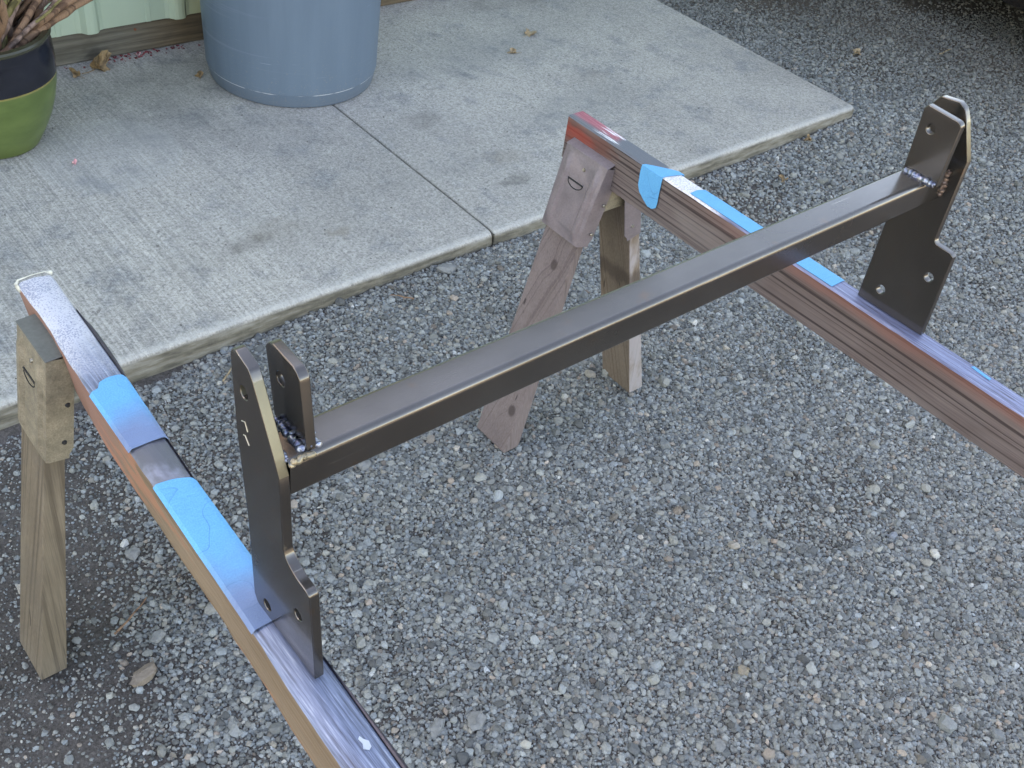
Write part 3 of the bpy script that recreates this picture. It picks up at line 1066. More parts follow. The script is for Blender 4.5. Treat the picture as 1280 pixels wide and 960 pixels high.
def weld(a, b, rad, n, seed, mat, name="weld_bead", jit=.25):
    rr = random.Random(seed)
    bm = bmesh.new()
    a = Vector(a); b = Vector(b)
    pts, rads = [], []
    N_ = n * 6
    for i in range(N_ + 1):
        t = i / N_
        w = abs(math.sin(math.pi * t * n))
        e = min(1, min(t, 1 - t) * 12 + .35)
        pts.append(a.lerp(b, t) + Vector([mnoise.noise(Vector((t * n * .8, q * 5., seed))) * jit * rad * 2 for q in range(3)]))
        rads.append(.82 * rad * e * (.72 + .38 * w + .35 * mnoise.noise(Vector((t * n * 1.3, 9., seed)))))
    tube(bm, pts, rads, 12)
    for v in bm.verts:
        v.co += v.co.normalized() * 0
    for k in range(max(2, n // 3)):      # spatter
        t = rr.random()
        p = a.lerp(b, t) + Vector((rr.uniform(-1, 1) * rad * 1.8, rr.uniform(-.4, .4) * rad, rr.uniform(-.6, .8) * rad))
        bmesh.ops.create_icosphere(bm, subdivisions=1, radius=rad * rr.uniform(.2, .4), matrix=Matrix.Translation(p))
    return bm_obj(name, bm, mat, fr, True)


wb = m_plain("brown_weld_scale", (.17, .12, .10), .45, .7, 300, .4, .4)
weld((1.2795, .590, .9035), (1.2795, .540, .9035), .0056, 11, 1, M['weld'])
weld((1.3315, .5520, .908), (1.3310, .5505, .868), .0050, 8, 2, wb, jit=.5)
weld((1.294, .588, .903), (1.294, .545, .903), .0035, 10, 3, M['weld'])
weld((.330, .603, .9035), (.330, .556, .9035), .0048, 11, 4, M['weld'])
weld((.3445, .590, .9035), (.3445, .554, .9030), .0042, 10, 5, M['weld'])
gold = m_plain("ground_weld", (.30, .26, .19), .42, .8, 260, .6, .6)
weld((.3145, .5525, .9), (.336, .5530, .9005), .0040, 6, 6, gold, jit=.5)
weld((.3145, .589, .9015), (.3145, .556, .9015), .0034, 11, 7, M['weld'])
weld((1.332, .589, .902), (1.332, .556, .902), .0034, 11, 8, M['weld'])


# ---------------------------------------------------------------- sawhorses
def leg(parent, mat, feet, top, thick, bottom=True, name="leg"):
    """feet / top = (x_outer, x_inner, y_lo, y_hi, z)"""
    bm = bmesh.new()
    (a0, a1, b0, b1, z0), (c0, c1, d0, d1, z1) = feet, top
    lo, hi = min(a0, a1), max(a0, a1)
    lo2, hi2 = min(c0, c1), max(c0, c1)
    hexa(bm, [(lo, b0, z0), (hi, b0, z0), (hi, b1, z0), (lo, b1, z0), (lo2, d0, z1), (hi2, d0, z1), (hi2, d1, z1), (lo2, d1, z1)], .0025, 2)
    return bm_obj(name, bm, mat, parent)


def bracket(parent, mat, sgn, P0, P1, width, flange, rail_x, topmat=None, slot=True, zt=None, flare=0.0):
    """pressed steel sleeve; P0/P1 = (x_outer, y_centre, z) at its lower / upper end; sgn = outward x direction"""
    P0, P1 = Vector(P0), Vector(P1)
    up = (P1 - P0)
    L_ = up.length
    up.normalize()
    nrm = Vector((sgn * up.z, 0, -sgn * up.x)).normalized()
    yv = Vector((0, 1, 0))
    w = width / 2
    prof = [(-w, -flange), (-w, -.004), (-w + .0015, 0), (-w + .010, .0005), (-w + .014, .0058), (-w + .022, .0058), (-w + .027, .0008), (w - .027, .0008), (w - .022, .0058), (w - .014, .0058), (w - .010, .0005), (w - .0015, 0), (w, -.004), (w, -flange)]
    bm = bmesh.new()
    ts = [0, .04, .10, .15, .30, .5, .7, .86, .93, 1.0]
    rows = []
    for t in ts:
        f = 1.0
        if t < .1: f = 0
        if t > .9: f = 0
        row = []
        for (py, pn) in prof:
            if pn > .001: pn = pn * f + .0006 * (1 - f)
            fl = pn
            if pn == -flange and t < .05: fl = -flange * .85
            row.append(bm.verts.new(P0 + up * (L_ * t) + yv * (py * (1 + flare * (1 - t))) + nrm * (fl + .0015)))
        rows.append(row)
    for a, b in zip(rows, rows[1:]):
        for k in range(len(prof) - 1):
            bm.faces.new((a[k], a[k + 1], b[k + 1], b[k]))
    bmesh.ops.recalc_face_normals(bm, faces=bm.faces)
    bmesh.ops.solidify(bm, geom=list(bm.faces), thickness=.0012)
    root = bm_obj("bracket", bm, mat, parent, True)
    # bent-over top lip that reaches the rail
    bm = bmesh.new()
    pts = []
    T0 = P0 + up * (L_ * 1.0) + nrm * .003
    for (t, q) in ((0, 0), (1, 1)):
        pass
    zl = zt if zt else T0.z + .012
    A = [T0 + yv * (-w), T0 + yv * w, Vector((rail_x, P1.y + w, zl)), Vector((rail_x, P1.y - w, zl))]
    lo = [v - Vector((0, 0, .0025)) for v in A]
    hexa(bm, [tuple(v) for v in lo] + [tuple(v) for v in A], .0008, 1)
    bm_obj("top_flange", bm, topmat or mat, root)
    def disc(py, t, rr, mat_, flange_side=0):
        bm = bmesh.new()
        if flange_side:
            c = P0 + up * (L_ * t) + yv * (flange_side * (w + .001)) + nrm * py
            m = Matrix.Translation(c) @ Matrix.Rotation(R(90), 4, 'X')
        else:
            c = P0 + up * (L_ * t) + yv * py + nrm * .0035
            m = Matrix.Translation(c) @ nrm.to_track_quat('Z', 'Y').to_matrix().to_4x4()
        bmesh.ops.create_cone(bm, cap_ends=True, segments=14, radius1=rr, radius2=rr * .7, depth=.003, matrix=m)
        bm_obj("screw", bm, mat_, root)
    disc(-w * .10, .84, .0038, M['screw'])
    for (py, t) in ((-.022, .18), (-.026, .55)):
        disc(py, t, .0038, M['screw'] if mat is M['bracket_r'] else M['black'], -1)
    if slot:
        bm = bmesh.new()
        arc = []
        cy, ct = .004, .66
        for k in range(9):
            a = math.pi * k / 8
            arc.append(P0 + up * (L_ * ct - .013 * math.sin(a)) + yv * (cy + .020 * math.cos(a)) + nrm * .0026)
        tube(bm, arc, .0010, 6)
        tube(bm, [arc[0], arc[-1]], .0017, 6)
        bm_obj("punched_slot", bm, M['black'], root)
    return root


def rail(name, parent, prof_fn, y0, y1, mats, n=120, wav=.0012, cap=True):
    """prof_fn(y) -> list of (x, z) round the cross-section and material index per side"""
    bm = bmesh.new()
    rows = []
    for i in range(n + 1):
        y = y0 + (y1 - y0) * i / n
        rows.append([bm.verts.new((x, y, z)) for (x, z) in prof_fn(y)])
    m = len(rows[0])
    for i in range(n):
        for k in range(m):
            f = bm.faces.new((rows[i][k], rows[i + 1][k], rows[i + 1][(k + 1) % m], rows[i][(k + 1) % m]))
    bm.faces.new(rows[0]); bm.faces.new(rows[-1][::-1])
    return bm


# --- far (right) sawhorse
sr = empty("sawhorse", (1.329, .5, 0))
tag(sr, "far wooden sawhorse with mauve metal leg brackets and a red painted rail tip", "sawhorse", "pair of home built sawhorses")


def prof_r(y):
    q = 0.0012 * mnoise.noise(Vector((y * 9, 1, 0))); e = .0008 * mnoise.noise(Vector((y * 25, 7, 0)))
    xl, xr, zt, zb = 1.310, 1.348, .660, .571
    b = .003
    return [(xl, zb + b), (xl + b, zb), (xr - b, zb), (xr, zb + b), (xr, zt - b + e), (xr - b, zt), ((xl + xr) / 2, zt + q * .3), (xl + b + e, zt), (xl + q * .5, zt - b - e)]


def build_rail(name, parent, fn, y0, y1, side, top, ztop):
    bm = rail(name, parent, fn, y0, y1, None)
    bmesh.ops.recalc_face_normals(bm, faces=bm.faces)
    for f in bm.faces:
        if f.normal.z > .5:
            f.material_index = 1
    return bm_obj(name, bm, [side, top], parent, True)


build_rail("rail", sr, prof_r, -.42, 1.254, M['rail_r'], M['top_r'], .66)
leg(sr, M['leg_r'], (1.125, 1.165, 1.095, 1.188, .004), (1.300, 1.3092, 1.130, 1.221, .612), .04)
leg(sr, M['leg_r2'], (1.532, 1.490, 1.090, 1.180, .004), (1.373, 1.3505, 1.118, 1.208, .612), .04)
leg(sr, M['leg_r'], (1.125, 1.165, -.34, -.25, .004), (1.300, 1.3092, -.33, -.24, .612), .04)
leg(sr, M['leg_r2'], (1.532, 1.492, -.34, -.25, .004), (1.373, 1.349, -.33, -.24, .612), .04)
bracket(sr, M['bracket_r'], -1, (1.2510, 1.169, .466), (1.2945, 1.174, .620), .113, .036, 1.3105, zt=.6265, flare=-.09)
bracket(sr, M['bracket_r'], 1, (1.4150, 1.164, .452), (1.3705, 1.164, .622), .112, .044, 1.3495, zt=.636, slot=False)
bracket(sr, M['bracket_r'], -1, (1.2413, -.29, .452), (1.2985, -.29, .620), .118, .040, 1.3105, zt=.6265)
bracket(sr, M['bracket_r'], 1, (1.4150, -.29, .452), (1.3705, -.29, .622), .112, .044, 1.3495, zt=.636, slot=False)
# pressed web joining both brackets below the rail
bm = bmesh.new()
add_box(bm, (1.285, 1.121, .545), (1.374, 1.124, .5695))
add_box(bm, (1.300, 1.121, .525), (1.360, 1.124, .5445))
bm_obj("web_plate", bm, M['bracket_l'], sr)


# --- near (left) sawhorse, leaning a little and with a bowed rail
sl_ = empty("sawhorse", (.33, .5, 0))
tag(sl_, "near wooden sawhorse with tan speckled leg brackets and silver blue overspray on its rail", "sawhorse", "pair of home built sawhorses")


def xl_at(y): return float(np.interp(y, [-.45, .37, .60, .80, .98, 1.12, 1.22, 1.24], [.250, .2735, .283, .2875, .2905, .297, .299, .2995]))
def xr_at(y): return float(np.interp(y, [-.45, .37, .48, .79, .98, 1.12, 1.237], [.298, .3215, .3245, .330, .3385, .342, .3455]))


def prof_l(y):
    q = .0018 * mnoise.noise(Vector((y * 11, 2, 0))); e = .0012 * mnoise.noise(Vector((y * 28, 4, 0)))
    xl, xr = xl_at(y) + q + e, xr_at(y)
    zt, zb = .658, .573
    b = .004
    o_ = .004 + .006 * max(0, min(1, (y - .95) / .15))
    return [(xl + o_, zb + b), (xl + o_ + b, zb), (xr - .002, zb + .002), (xr + .002, zb + .01), (xr, zt - .006), (xr - b, zt - .0015), ((xl + xr) / 2, zt + .0020), (xl + b + .002, zt + .0006), (xl + .0008, zt - b + e), (xl + .001, zt - .012)]


build_rail("rail", sl_, prof_l, -.42, 1.232, M['rail_l'], M['top_l'], .66)
# thin side strip nailed along the far side of the rail
bm = bmesh.new()
rows = []
for i in range(81):
    y = -.42 + (1.15 + .42) * i / 80
    xa = xr_at(y) + .0005
    wd = .0055 + .002 * mnoise.noise(Vector((y * 6, 0, 3)))
    wd *= min(1, (1.155 - y) / .05)
    gapm = 1.0 if (y > 1.0 or y < .49) else .25
    if .40 < y < .52: gapm = .25 + .75 * (.52 - y) / .12
    if .96 < y < 1.04: gapm = .25 + .75 * max(0, min(1, (y - .96) / .08))
    wd = max(.0006, wd * gapm)
    rows.append([bm.verts.new(p) for p in ((xa, y, .640), (xa, y, .6535), (xa + wd * .4, y, .6545), (xa + wd, y, .651), (xa + wd, y, .640))])
for a, b in zip(rows, rows[1:]):
    for k in range(5):
        bm.faces.new((a[k], a[(k + 1) % 5], b[(k + 1) % 5], b[k]))
bm.faces.new(rows[0]); bm.faces.new(rows[-1][::-1])
strip_m = m_plain("dark_overspray", (.05, .045, .06), .35, .3, 90, .5, .3)
bm_obj("side_strip", bm, strip_m, sl_, True)
leg(sl_, M['leg_l'], (.170, .212, 1.104, 1.196, -.004), (.2755, .300, 1.092, 1.170, .625), .04)
leg(sl_, M['leg_l'], (.522, .484, 1.104, 1.196, -.002), (.352, .330, 1.064, 1.158, .560), .04)
leg(sl_, M['leg_l'], (.150, .192, -.36, -.27, -.004), (.238, .262, -.36, -.27, .625), .04)
leg(sl_, M['leg_l'], (.502, .464, -.36, -.27, -.002), (.334, .306, -.36, -.27, .600), .04)
bracket(sl_, M['bracket_l'], -1, (.2495, 1.130, .474), (.2770, 1.132, .640), .098, .036, .3020, M['bracket_grey'], zt=.6425)
bracket(sl_, M['bracket_l'], 1, (.3930, 1.121, .472), (.3495, 1.112, .622), .104, .036, .3415, M['bracket_grey'], slot=False, zt=.627)
bracket(sl_, M['bracket_l'], -1, (.2125, -.315, .472), (.2365, -.315, .634), .112, .046, .259, M['bracket_grey'], zt=.6365)
bracket(sl_, M['bracket_l'], 1, (.3705, -.315, .472), (.3245, -.315, .634), .112, .040, .305, M['bracket_grey'], slot=False, zt=.640)


# tape strips (thin sheets that follow the rails)
def tape_strip(parent, cols, label, seed, th=.0006):
    """cols: list of rows, each row a list of points; a thin curled sheet"""
    bm = bmesh.new()
    rows = [[bm.verts.new(p) for p in row] for row in cols]
    for a, b in zip(rows, rows[1:]):
        for k in range(len(a) - 1):
            bm.faces.new((a[k], a[k + 1], b[k + 1], b[k]))
    bmesh.ops.recalc_face_normals(bm, faces=bm.faces)
    bmesh.ops.solidify(bm, geom=list(bm.faces), thickness=-th)
    return tag(bm_obj("tape", bm, M['tape'], parent, True), label)


def left_tape(y0, y1, torn0, torn1, label, seed, over_l=.002):
    cols = []
    n = 26
    for i in range(n + 1):
        t = i / n
        row = []
        for j in range(13):
            s = j / 12
            # torn ends
            ya = y0 + torn0(s); yb = y1 + torn1(s)
            y = ya + (yb - ya) * t
            xl, xr = xl_at(y) - .0012, xr_at(y) + .0012
            x = xl + (xr - xl) * s
            z = .6606 + .0008 * math.sin(math.pi * s) + .0007 * mnoise.noise(Vector((x * 60, y * 22, seed)))
            if s < .05: z -= .004
            if s > .95: z -= .006
            elif s > .87: z -= .001
            row.append((x, y, z))
        cols.append(row)
    return tape_strip(sl_, cols, label, seed)


left_tape(.868, .980, lambda s: .0, lambda s: .012 * s - .014 * (1 - s) * 0 + .008 * math.sin(s * 3.2) * (s > .3), "shorter strip of blue painter's tape on the near rail", 1)
left_tape(.575, .8045, lambda s: 0, lambda s: -.014 * s + .003 * math.sin(s * 3), "long strip of blue painter's tape running under the near end plate", 2)

# right rail tape 1: wraps over the arris and hangs down the face
cols = []
path = [(1.3500, .652), (1.3498, .6600), (1.345, .6608), (1.334, .6611), (1.322, .6611), (1.313, .6608), (1.3092, .6588), (1.3083, .650), (1.3080, .640), (1.3078, .630), (1.3075, .620), (1.3072, .610), (1.307, .600), (1.307, .5935)]
for k, (x, z) in enumerate(path):
    s = max(0, (.66 - z) / .066)
    hi = 1.058 - .050 * max(0, (x - 1.308)) / .04
    lo = 1.006 - .012 * max(0, (x - 1.308)) / .04
    hi -= .006 * s; lo -= .004 * s
    if s > .62:
        c = (s - .62) / .38
        hi -= .028 * c ** 1.6
        if s > .9: lo += .010 * (s - .9) / .1
    cols.append([(x + .0008 * mnoise.noise(Vector((z * 60, q * 6, 9))), hi + (lo - hi) * q / 8, z) for q in range(9)])
tape_strip(sr, cols, "strip of blue tape wrapped over the far rail and hanging down its face", 3)


def right_tape(y0, y1, x0, x1, label, seed, torn=.0):
    cols = []
    for i in range(31):
        t = i / 30
        row = []
        for j in range(9):
            s = j / 8
            y = y0 + (y1 - y0) * t + (torn * (1 - abs(2 * s - 1.1)) if i == 30 else 0) + (-.010 * s if i >= 29 else 0)
            x = x0 + (x1 - x0) * s
            z = .6608 + .0004 * mnoise.noise(Vector((x * 60, y * 22, seed)))
            if s > .95: z -= .003
            row.append((x, y, z))
        cols.append(row)
    return tape_strip(sr, cols, label, seed)


right_tape(.640, .945, 1.3135, 1.350, "long strip of blue tape on top of the far rail, passing under the crossbar", 4, .006)
# scrap of bright tape / peeled paint chip far along the right rail
bm = bmesh.new()
hexa(bm, [(1.335, .372, .6602), (1.340, .372, .6602), (1.343, .402, .6602), (1.338, .404, .6602), (1.335, .372, .6609), (1.340, .372, .6609), (1.343, .402, .6609), (1.338, .404, .6609)])
tag(bm_obj("tape", bm, M['tape'], sr), "small bright blue scrap of tape far along the right rail")
chip = m_plain("white_paint", (.36, .42, .50), .5)
# white chip on the near rail
bm = bmesh.new()
pc_ = [(.301, .407), (.305, .403), (.3085, .405), (.3095, .411), (.3065, .415), (.305, .420), (.3025, .418), (.3035, .412)]
va = [bm.verts.new((a, b, .6605)) for a, b in pc_]
vb = [bm.verts.new((a * .97 + .3052 * .03, b * .97 + .4115 * .03, .6616)) for a, b in pc_]
bm.faces.new(vb)
for k in range(len(pc_)):
    bm.faces.new((va[k], va[(k + 1) % len(pc_)], vb[(k + 1) % len(pc_)], vb[k]))
bm_obj("paint_chip", bm, chip, sl_)
# white plaster-like drip round the near rail's far tip
bm = bmesh.new()
tube(bm, [(.298, 1.233, .648), (.2985, 1.235, .655), (.302, 1.236, .660), (.32, 1.238, .6605), (.338, 1.238, .660), (.346, 1.233, .657)], [.0022, .0030, .0014, .0006, .0009, .0018], 8)
bmesh.ops.create_icosphere(bm, subdivisions=2, radius=.0042, matrix=Matrix.Translation((.2988, 1.2285, .652)) @ Matrix.Diagonal((.6, 1.5, 1.3, 1)))
bmesh.ops.create_icosphere(bm, subdivisions=2, radius=.003, matrix=Matrix.Translation((.344, 1.2335, .6595)))
bm_obj("paint_drip", bm, m_plain("cream_paint", (.50, .50, .43), .55), sl_, True)

# ---------------------------------------------------------------- trash can
tc = empty("trash_can", (1.588, 2.726, .045))
tag(tc, "round blue grey plastic trash can standing over the slab joint", "trash can")
prof = [(0.0, .004), (.225, .004), (.240, 0), (.2475, .003), (.2500, .012), (.2515, .022), (.2545, .034), (.2555, .042), (.2560, .044), (.2575, .045), (.2580, .06), (.262, .20), (.266, .36), (.272, .55), (.278, .66), (.281, .67), (.281, .685), (.272, .69), (.268, .66), (.262, .5), (.250, .04), (0, .03)]
vs, fs = lathe(prof, 128, (1.588, 2.726, .045))
py_obj("can_body", vs, fs, M['can'], tc, True)
prof = [(.279, .64), (.296, .645), (.300, .66), (.299, .70), (.285, .705), (.270, .695), (.268, .68)]
vs, fs = lathe(prof, 128, (1.588, 2.726, .045))
py_obj("rim", vs, fs, M['can'], tc, True)
for s in (0, 180):
    bm = bmesh.new()
    ca, sa = math.cos(R(s + 30)), math.sin(R(s + 30))
    pts = []
    for k in range(9):
        a = -1 + k / 4
        w_ = .07 * a
        rr_ = .275 + .055 * (1 - abs(a) ** 3)
        pts.append((1.588 + rr_ * ca - w_ * sa, 2.726 + rr_ * sa + w_ * ca, .60))
    tube(bm, pts, .012, 10)
    bm_obj("handle", bm, M['can'], tc, True)

# ---------------------------------------------------------------- plant pot
PC = (.683, 2.697)
pp = empty("plant_pot", (PC[0], PC[1], .045))
tag(pp, "glazed ceramic pot, leaf green below a wide navy band, by the siding", "plant pot")
prof = [(0, .002), (.104, .002), (.110, .004), (.118, .018), (.135, .05), (.151, .085), (.164, .125), (.173, .165), (.1775, .20), (.1785, .235), (.1770, .270), (.1745, .290), (.1760, .298), (.1770, .303), (.1745, .308), (.166, .309), (.160, .302), (.160, .27), (.150, .2)]
vs, fs = lathe(prof, 96, (PC[0], PC[1], .045))
py_obj("pot_body", vs, fs, M['pot'], pp, True)
rimm = m_plain("pot_rim_glaze", (.035, .036, .022), .25)
prof = [(.1760, .2955), (.1795, .299), (.1800, .304), (.1765, .3085), (.1640, .3095), (.1585, .3045), (.159, .297)]
vs, fs = lathe(prof, 96, (PC[0], PC[1], .045))
py_obj("rim", vs, fs, rimm, pp, True)
vs, fs = [], []
bm = bmesh.new()
bmesh.ops.create_circle(bm, cap_ends=True, segments=40, radius=.1588, matrix=Matrix.Translation((PC[0], PC[1], .322)))
bm_obj("soil", bm, M['soil'], pp)

# plant with bare, thick, crooked stems leaning to the right
pl = empty("bare_stemmed_plant", (PC[0], PC[1], .322))
tag(pl, "leafless shrub of thick twisted brown stems growing in the green and navy pot", "plant")
rs = random.Random(5)
stem_specs = []
for k in range(52):
    a = rs.uniform(0, 2 * math.pi); rr_ = .13 * math.sqrt(rs.random())
    bx, by = PC[0] + rr_ * math.cos(a), PC[1] + rr_ * math.sin(a)
    # radiate outward, the right-hand ones leaning hard toward +x
    lean = Vector((rs.uniform(.15, 1.5) if rs.random() < .6 else rs.uniform(-.8, .4), rs.uniform(-.5, .45), 1.0))
    stem_specs.append((bx, by, lean, rs.uniform(.22, .42), rs.uniform(.007, .0135)))
# the low front stems seen leaving over the rim
stem_specs += [(PC[0] + .05, PC[1] - .10, Vector((1.35, .42, .62)), .46, .012), (PC[0] + .02, PC[1] - .12, Vector((1.5, .5, .75)), .44, .010), (PC[0] + .0, PC[1] - .08, Vector((1.1, .3, .9)), .45, .013),
               (PC[0] - .05, PC[1] - .09, Vector((1.2, .3, 1.0)), .42, .010), (PC[0] + .09, PC[1] - .06, Vector((1.2, .35, .75)), .42, .011)]
mats_st = [M['bark'], M['bark'], M['bark_grey'], M['bark_green']]
for i, (bx, by, lean, ln, r0) in enumerate(stem_specs):
    lean.normalize()
    pts, rad = [], []
    p = Vector((bx, by, .315)); d = lean.copy()
    nseg = 16
    for k in range(nseg + 1):
        pts.append(tuple(p)); rad.append(r0 * (1 - .35 * k / nseg) * (1 + .16 * rs.uniform(-1, 1)) * (1.35 if k == 0 else 1))
        d = (d + Vector((rs.uniform(-.17, .17), rs.uniform(-.17, .17), rs.uniform(-.10, .14)))).normalized()
        p = p + d * ln / nseg
    bm = bmesh.new()
    tube(bm, pts, rad, 9)
    st = bm_obj("stem", bm, mats_st[i % 4], pl, True)
    if i % 2 == 0:
        k = 6
        q = Vector(pts[k]); d2 = (Vector(pts[k + 1]) - q).normalized() + Vector((rs.uniform(-.8, .8), rs.uniform(-.8, .8), rs.uniform(.2, .6)))
        d2.normalize()
        bm = bmesh.new()
        tw = []
        for k2 in range(8):
            tw.append(tuple(q)); q = q + d2 * .024
            d2 = (d2 + Vector((rs.uniform(-.2, .2), rs.uniform(-.2, .2), rs.uniform(-.1, .2)))).normalized()
        tube(bm, tw, [rad[6] * .7 * (1 - .07 * k2) for k2 in range(8)], 8)
        bm_obj("twig", bm, mats_st[(i + 1) % 4], st, True)


# ---------------------------------------------------------------- fallen leaves and litter
def leaf(x, y, z, size, rz, mat, label, seed, lobes=5, curl=.35, name="fallen_leaf", cat="leaf", flat=1.0, group=None):
    rr = random.Random(seed)
    n = 40
    bm = bmesh.new()
    rings = [[], [], []]
    c = bm.verts.new((0, 0, size * .05))
    for k in range(n):
        a = 2 * math.pi * k / n
        rad = size * (.55 + .45 * abs(math.cos(a * lobes / 2.0)) ** 1.6) * (1 + .15 * rr.uniform(-1, 1)) * (.75 + .25 * math.cos(a))
        for j, f in enumerate((.4, .75, 1.0)):
            xx, yy = rad * f * math.cos(a), rad * f * math.sin(a) * .8
            h = curl * size * (f ** 2) * (math.sin(a * 2 + seed) * .6 + .5) * flat + .04 * size * rr.random()
            rings[j].append(bm.verts.new((xx, yy, h)))
    for k in range(n):
        k2 = (k + 1) % n
        bm.faces.new((c, rings[0][k], rings[0][k2]))
        for j in range(2):
            bm.faces.new((rings[j][k], rings[j + 1][k], rings[j + 1][k2], rings[j][k2]))
    bmesh.ops.recalc_face_normals(bm, faces=bm.faces)
    bmesh.ops.solidify(bm, geom=list(bm.faces), thickness=size * .02)
    # stalk
    tube(bm, [(-size * .3, 0, size * .08), (-size * .8, size * .05, size * .05), (-size * 1.15, size * .16, size * .06)], size * .025, 6)
    o = bm_obj(name, bm, mat)
    o.location = (x, y, z + size * .03); o.rotation_euler = (rr.uniform(-.15, .15), rr.uniform(-.15, .15), rz)
    return tag(o, label, cat, group)


SZ = .0455
leaf(1.075, 2.965, SZ, .050, .4, M['leaf'], "curled brown leaf against the timber sill beside the pot", 1, curl=.8)
leaf(1.005, 2.948, SZ, .022, 2.2, M['leaf'], "small shrivelled brown leaf nearer the pot than the big curled one", 2, curl=.9)
leaf(1.312, 2.800, SZ, .020, 1.2, M['leaf'], "crumpled brown leaf scrap at the left foot of the trash can", 3, curl=.8)
leaf(2.475, 2.625, SZ, .036, .2, M['leaf2'], "lobed tan leaf farthest back on the open slab", 4, curl=.35)
leaf(2.328, 2.535, SZ, .024, 2.7, M['leaf2'], "small star shaped pale leaf on the slab just in front of the lobed tan leaf", 5, curl=.4)
leaf(2.585, 1.535, .012, .026, .8, M['leaf'], "torn orange brown leaf on the gravel below the slab edge", 6, curl=.5)
leaf(3.63, 2.03, .012, .03, .3, M['leaf2'], "dry tan leaf on the gravel beyond the slab corner", 7, curl=.4)
leaf(2.87, 1.665, .012, .020, .9, M['leaf'], "small rusty leaf lying in gravel close to the slab corner", 8, curl=.6)
leaf(.807, 2.493, SZ, .012, 1.0, M['petal'], "crumpled pink blossom on the slab in front of the pot", 9, 5, .9, "fallen_blossom", "blossom")
leaf(1.215, 3.000, SZ, .012, 1.0, M['petal'], "crumpled pink blossom by the timber sill", 10, 5, .9, "fallen_blossom", "blossom")
# scattered litter along the sill
bm = bmesh.new()
for k in range(80):
    x = rs.gauss(1.22, .09); y = 3.022 - abs(rs.gauss(0, .016)); r0 = rs.uniform(.0015, .0045)
    m = Matrix.Translation((x, y, SZ + r0 * .5)) @ Matrix.Rotation(rs.uniform(0, 3), 4, 'Z') @ Matrix.Diagonal((r0 * rs.uniform(.7, 1.6), r0, r0 * .6, 1))
    bmesh.ops.create_icosphere(bm, subdivisions=1, radius=1, matrix=m)
tag(bm_obj("petal_litter", bm, M['redbit']), "dark red petal crumbs drifted along the foot of the sill", "litter", kind='stuff')
bm = bmesh.new()
for k in range(230):
    x = rs.uniform(.2, 3.1); y = rs.uniform(1.73, 3.02)
    r0 = rs.uniform(.0007, .0019)
    m = Matrix.Translation((x, y, SZ + r0 * .3)) @ Matrix.Rotation(rs.uniform(0, 3), 4, 'Z') @ Matrix.Diagonal((r0 * rs.uniform(.7, 2.2), r0, r0 * .6, 1))
    bmesh.ops.create_icosphere(bm, subdivisions=1, radius=1, matrix=m)
tag(bm_obj("slab_crumbs", bm, m_plain("dark_crumbs", (.06, .055, .045), .9)), "dark specks of dirt and grit strewn over the concrete", "grit", kind='stuff')

# individually visible stones
gz = lambda x, y: float(gheight(np.array([x]), np.array([y]))[0])
for k, (x, y, sx_, sy_, sz2, rz, mt, lb) in enumerate([
    (.304, 1.019, .048, .026, .026, .35, 'brown', "long flat brown stone on the dirt right of the near sawhorse leg"),
    (.355, 1.075, .030, .020, .020, .3, 'grey', "flat grey stone just above the long brown one"),
    (.395, 1.262, .026, .024, .014, 1.2, 'grey', "blocky grey stone on the dirt behind the near rail, left part"),
    (1.405, 1.672, .055, .034, .018, -.3, 'grey', "large flat pale grey stone against the slab edge beside the far sawhorse bracket"),
    (.865, 1.225, .030, .026, .014, .4, 'grey', "broad flat stone below the left half of the crossbar"),
    (.700, .640, .034, .030, .014, .2, 'grey', "round flat grey stone near the bottom edge of the view"),
    (.640, .668, .036, .018, .012, .5, 'grey', "flat oblong grey stone beside the near rail, lower part"),
    (1.005, .372, .026, .022, .016, .1, 'grey', "smooth grey stone at the bottom of the view, right of centre"),
    (1.150, .445, .022, .020, .014, .7, 'tan', "tan cube like stone in the gravel below the crossbar centre"),
    (1.665, .480, .026, .015, .012, .2, 'blue', "dark bluish stone in the open gravel at the right"),
    (1.700, .400, .022, .019, .014, .9, 'pale', "pale grey green stone below the dark bluish one"),
    (1.330, .780, .024, .018, .012, .3, 'brown', "brownish stone in the gravel below the middle of the crossbar"),
    (1.000, .630, .024, .020, .012, 1.3, 'grey', "thick grey stone in the open gravel left of centre"),
    (2.42, 1.33, .030, .022, .014, .4, 'tan', "tan stone on the bare patch behind the far rail"),
]):
    rock("loose_stone", x, y, gz(x, y) + .003, sx_, sy_, sz2, rz, RM[mt], lb, 40 + k, "larger stones lying in the gravel")

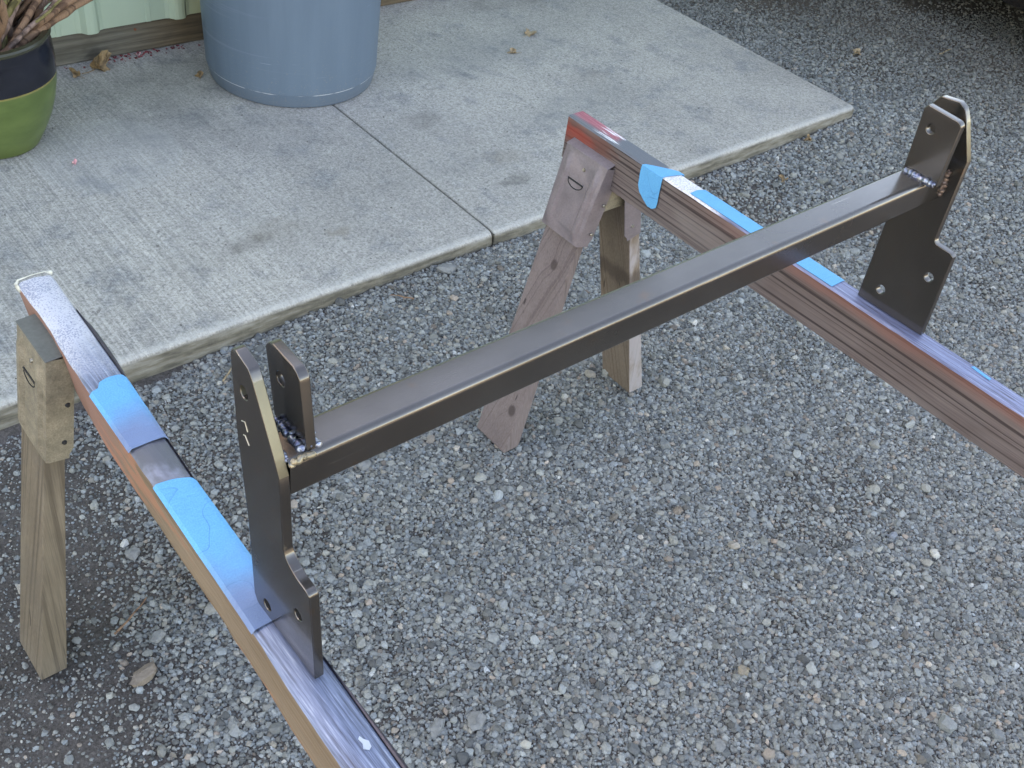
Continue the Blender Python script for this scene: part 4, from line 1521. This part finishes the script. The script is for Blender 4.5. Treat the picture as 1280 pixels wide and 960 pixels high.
# twigs
for k, (x, y, ln, rz, lb) in enumerate([(.335, 1.135, .085, .5, "thin brown twig on the dirt left of the near rail"), (.78, 1.62, .07, .6, "pale dry stalk in the gravel at the foot of the slab"), (1.24, 1.63, .06, 2.4, "short brown twig in the gravel below the slab joint"),
                                     (4.02, 1.88, .10, .1, "pale crooked twig on the gravel near the dark upper right corner")]):
    bm = bmesh.new()
    pts = []
    for j in range(6):
        t = j / 5 - .5
        pts.append((x + t * ln * math.cos(rz) + rs.uniform(-.002, .002), y + t * ln * math.sin(rz) + rs.uniform(-.002, .002), gz(x, y) + .012 + rs.uniform(0, .002)))
    tube(bm, pts, [.0022, .002, .0018, .0016, .0013, .001], 7)
    tag(bm_obj("twig", bm, M['leaf2'] if k in (1, 3) else M['bark'], None, True), lb, "twig")

# ---------------------------------------------------------------- assumed car, added just out of view to shade the upper right corner
car = empty("added_shade_car", (5.2, 2.4, 0))
tag(car, "assumed car added out of view to shade the gravel at the upper right corner", "car")
bm = bmesh.new()
side = [(.35, .24), (.30, .55), (.42, .78), (1.25, .92), (1.75, 1.38), (3.25, 1.42), (3.95, .98), (4.55, .92), (4.66, .6), (4.60, .24), (4.1, .19), (.9, .19)]
a_ = [bm.verts.new((4.25, y, z)) for (y, z) in side]
b_ = [bm.verts.new((6.05, y, z)) for (y, z) in side]
bm.faces.new(a_); bm.faces.new(b_[::-1])
for k in range(len(side)):
    k2 = (k + 1) % len(side)
    bm.faces.new((a_[k], b_[k], b_[k2], a_[k2]))
bmesh.ops.bevel(bm, geom=list(bm.edges), offset=.05, segments=3, affect='EDGES')
bm_obj("body", bm, M['car'], car, True)
for (xx) in (4.244, 6.043):
    bm = bmesh.new()
    add_box(bm, (xx, 1.75, .98), (xx + .012, 2.42, 1.30), .004)
    bm_obj("window", bm, M['glass'], car)
    bm = bmesh.new()
    add_box(bm, (xx, 2.50, .98), (xx + .012, 3.20, 1.31), .004)
    bm_obj("window", bm, M['glass'], car)
for (yy) in (1.02, 3.78):
    for (xx) in (4.24, 5.87):
        bm = bmesh.new()
        bmesh.ops.create_cone(bm, cap_ends=True, segments=40, radius1=.32, radius2=.32, depth=.2, matrix=Matrix.Translation((xx + .1, yy, .322)) @ Matrix.Rotation(R(90), 4, 'Y'))
        bmesh.ops.bevel(bm, geom=list(bm.edges), offset=.02, segments=2, affect='EDGES')
        w_ = bm_obj("wheel", bm, M['rubber'], car, True)
        bm = bmesh.new()
        bmesh.ops.create_cone(bm, cap_ends=True, segments=32, radius1=.2, radius2=.18, depth=.215, matrix=Matrix.Translation((xx + .1, yy, .322)) @ Matrix.Rotation(R(90), 4, 'Y'))
        bm_obj("rim", bm, M['rim'], w_, True)
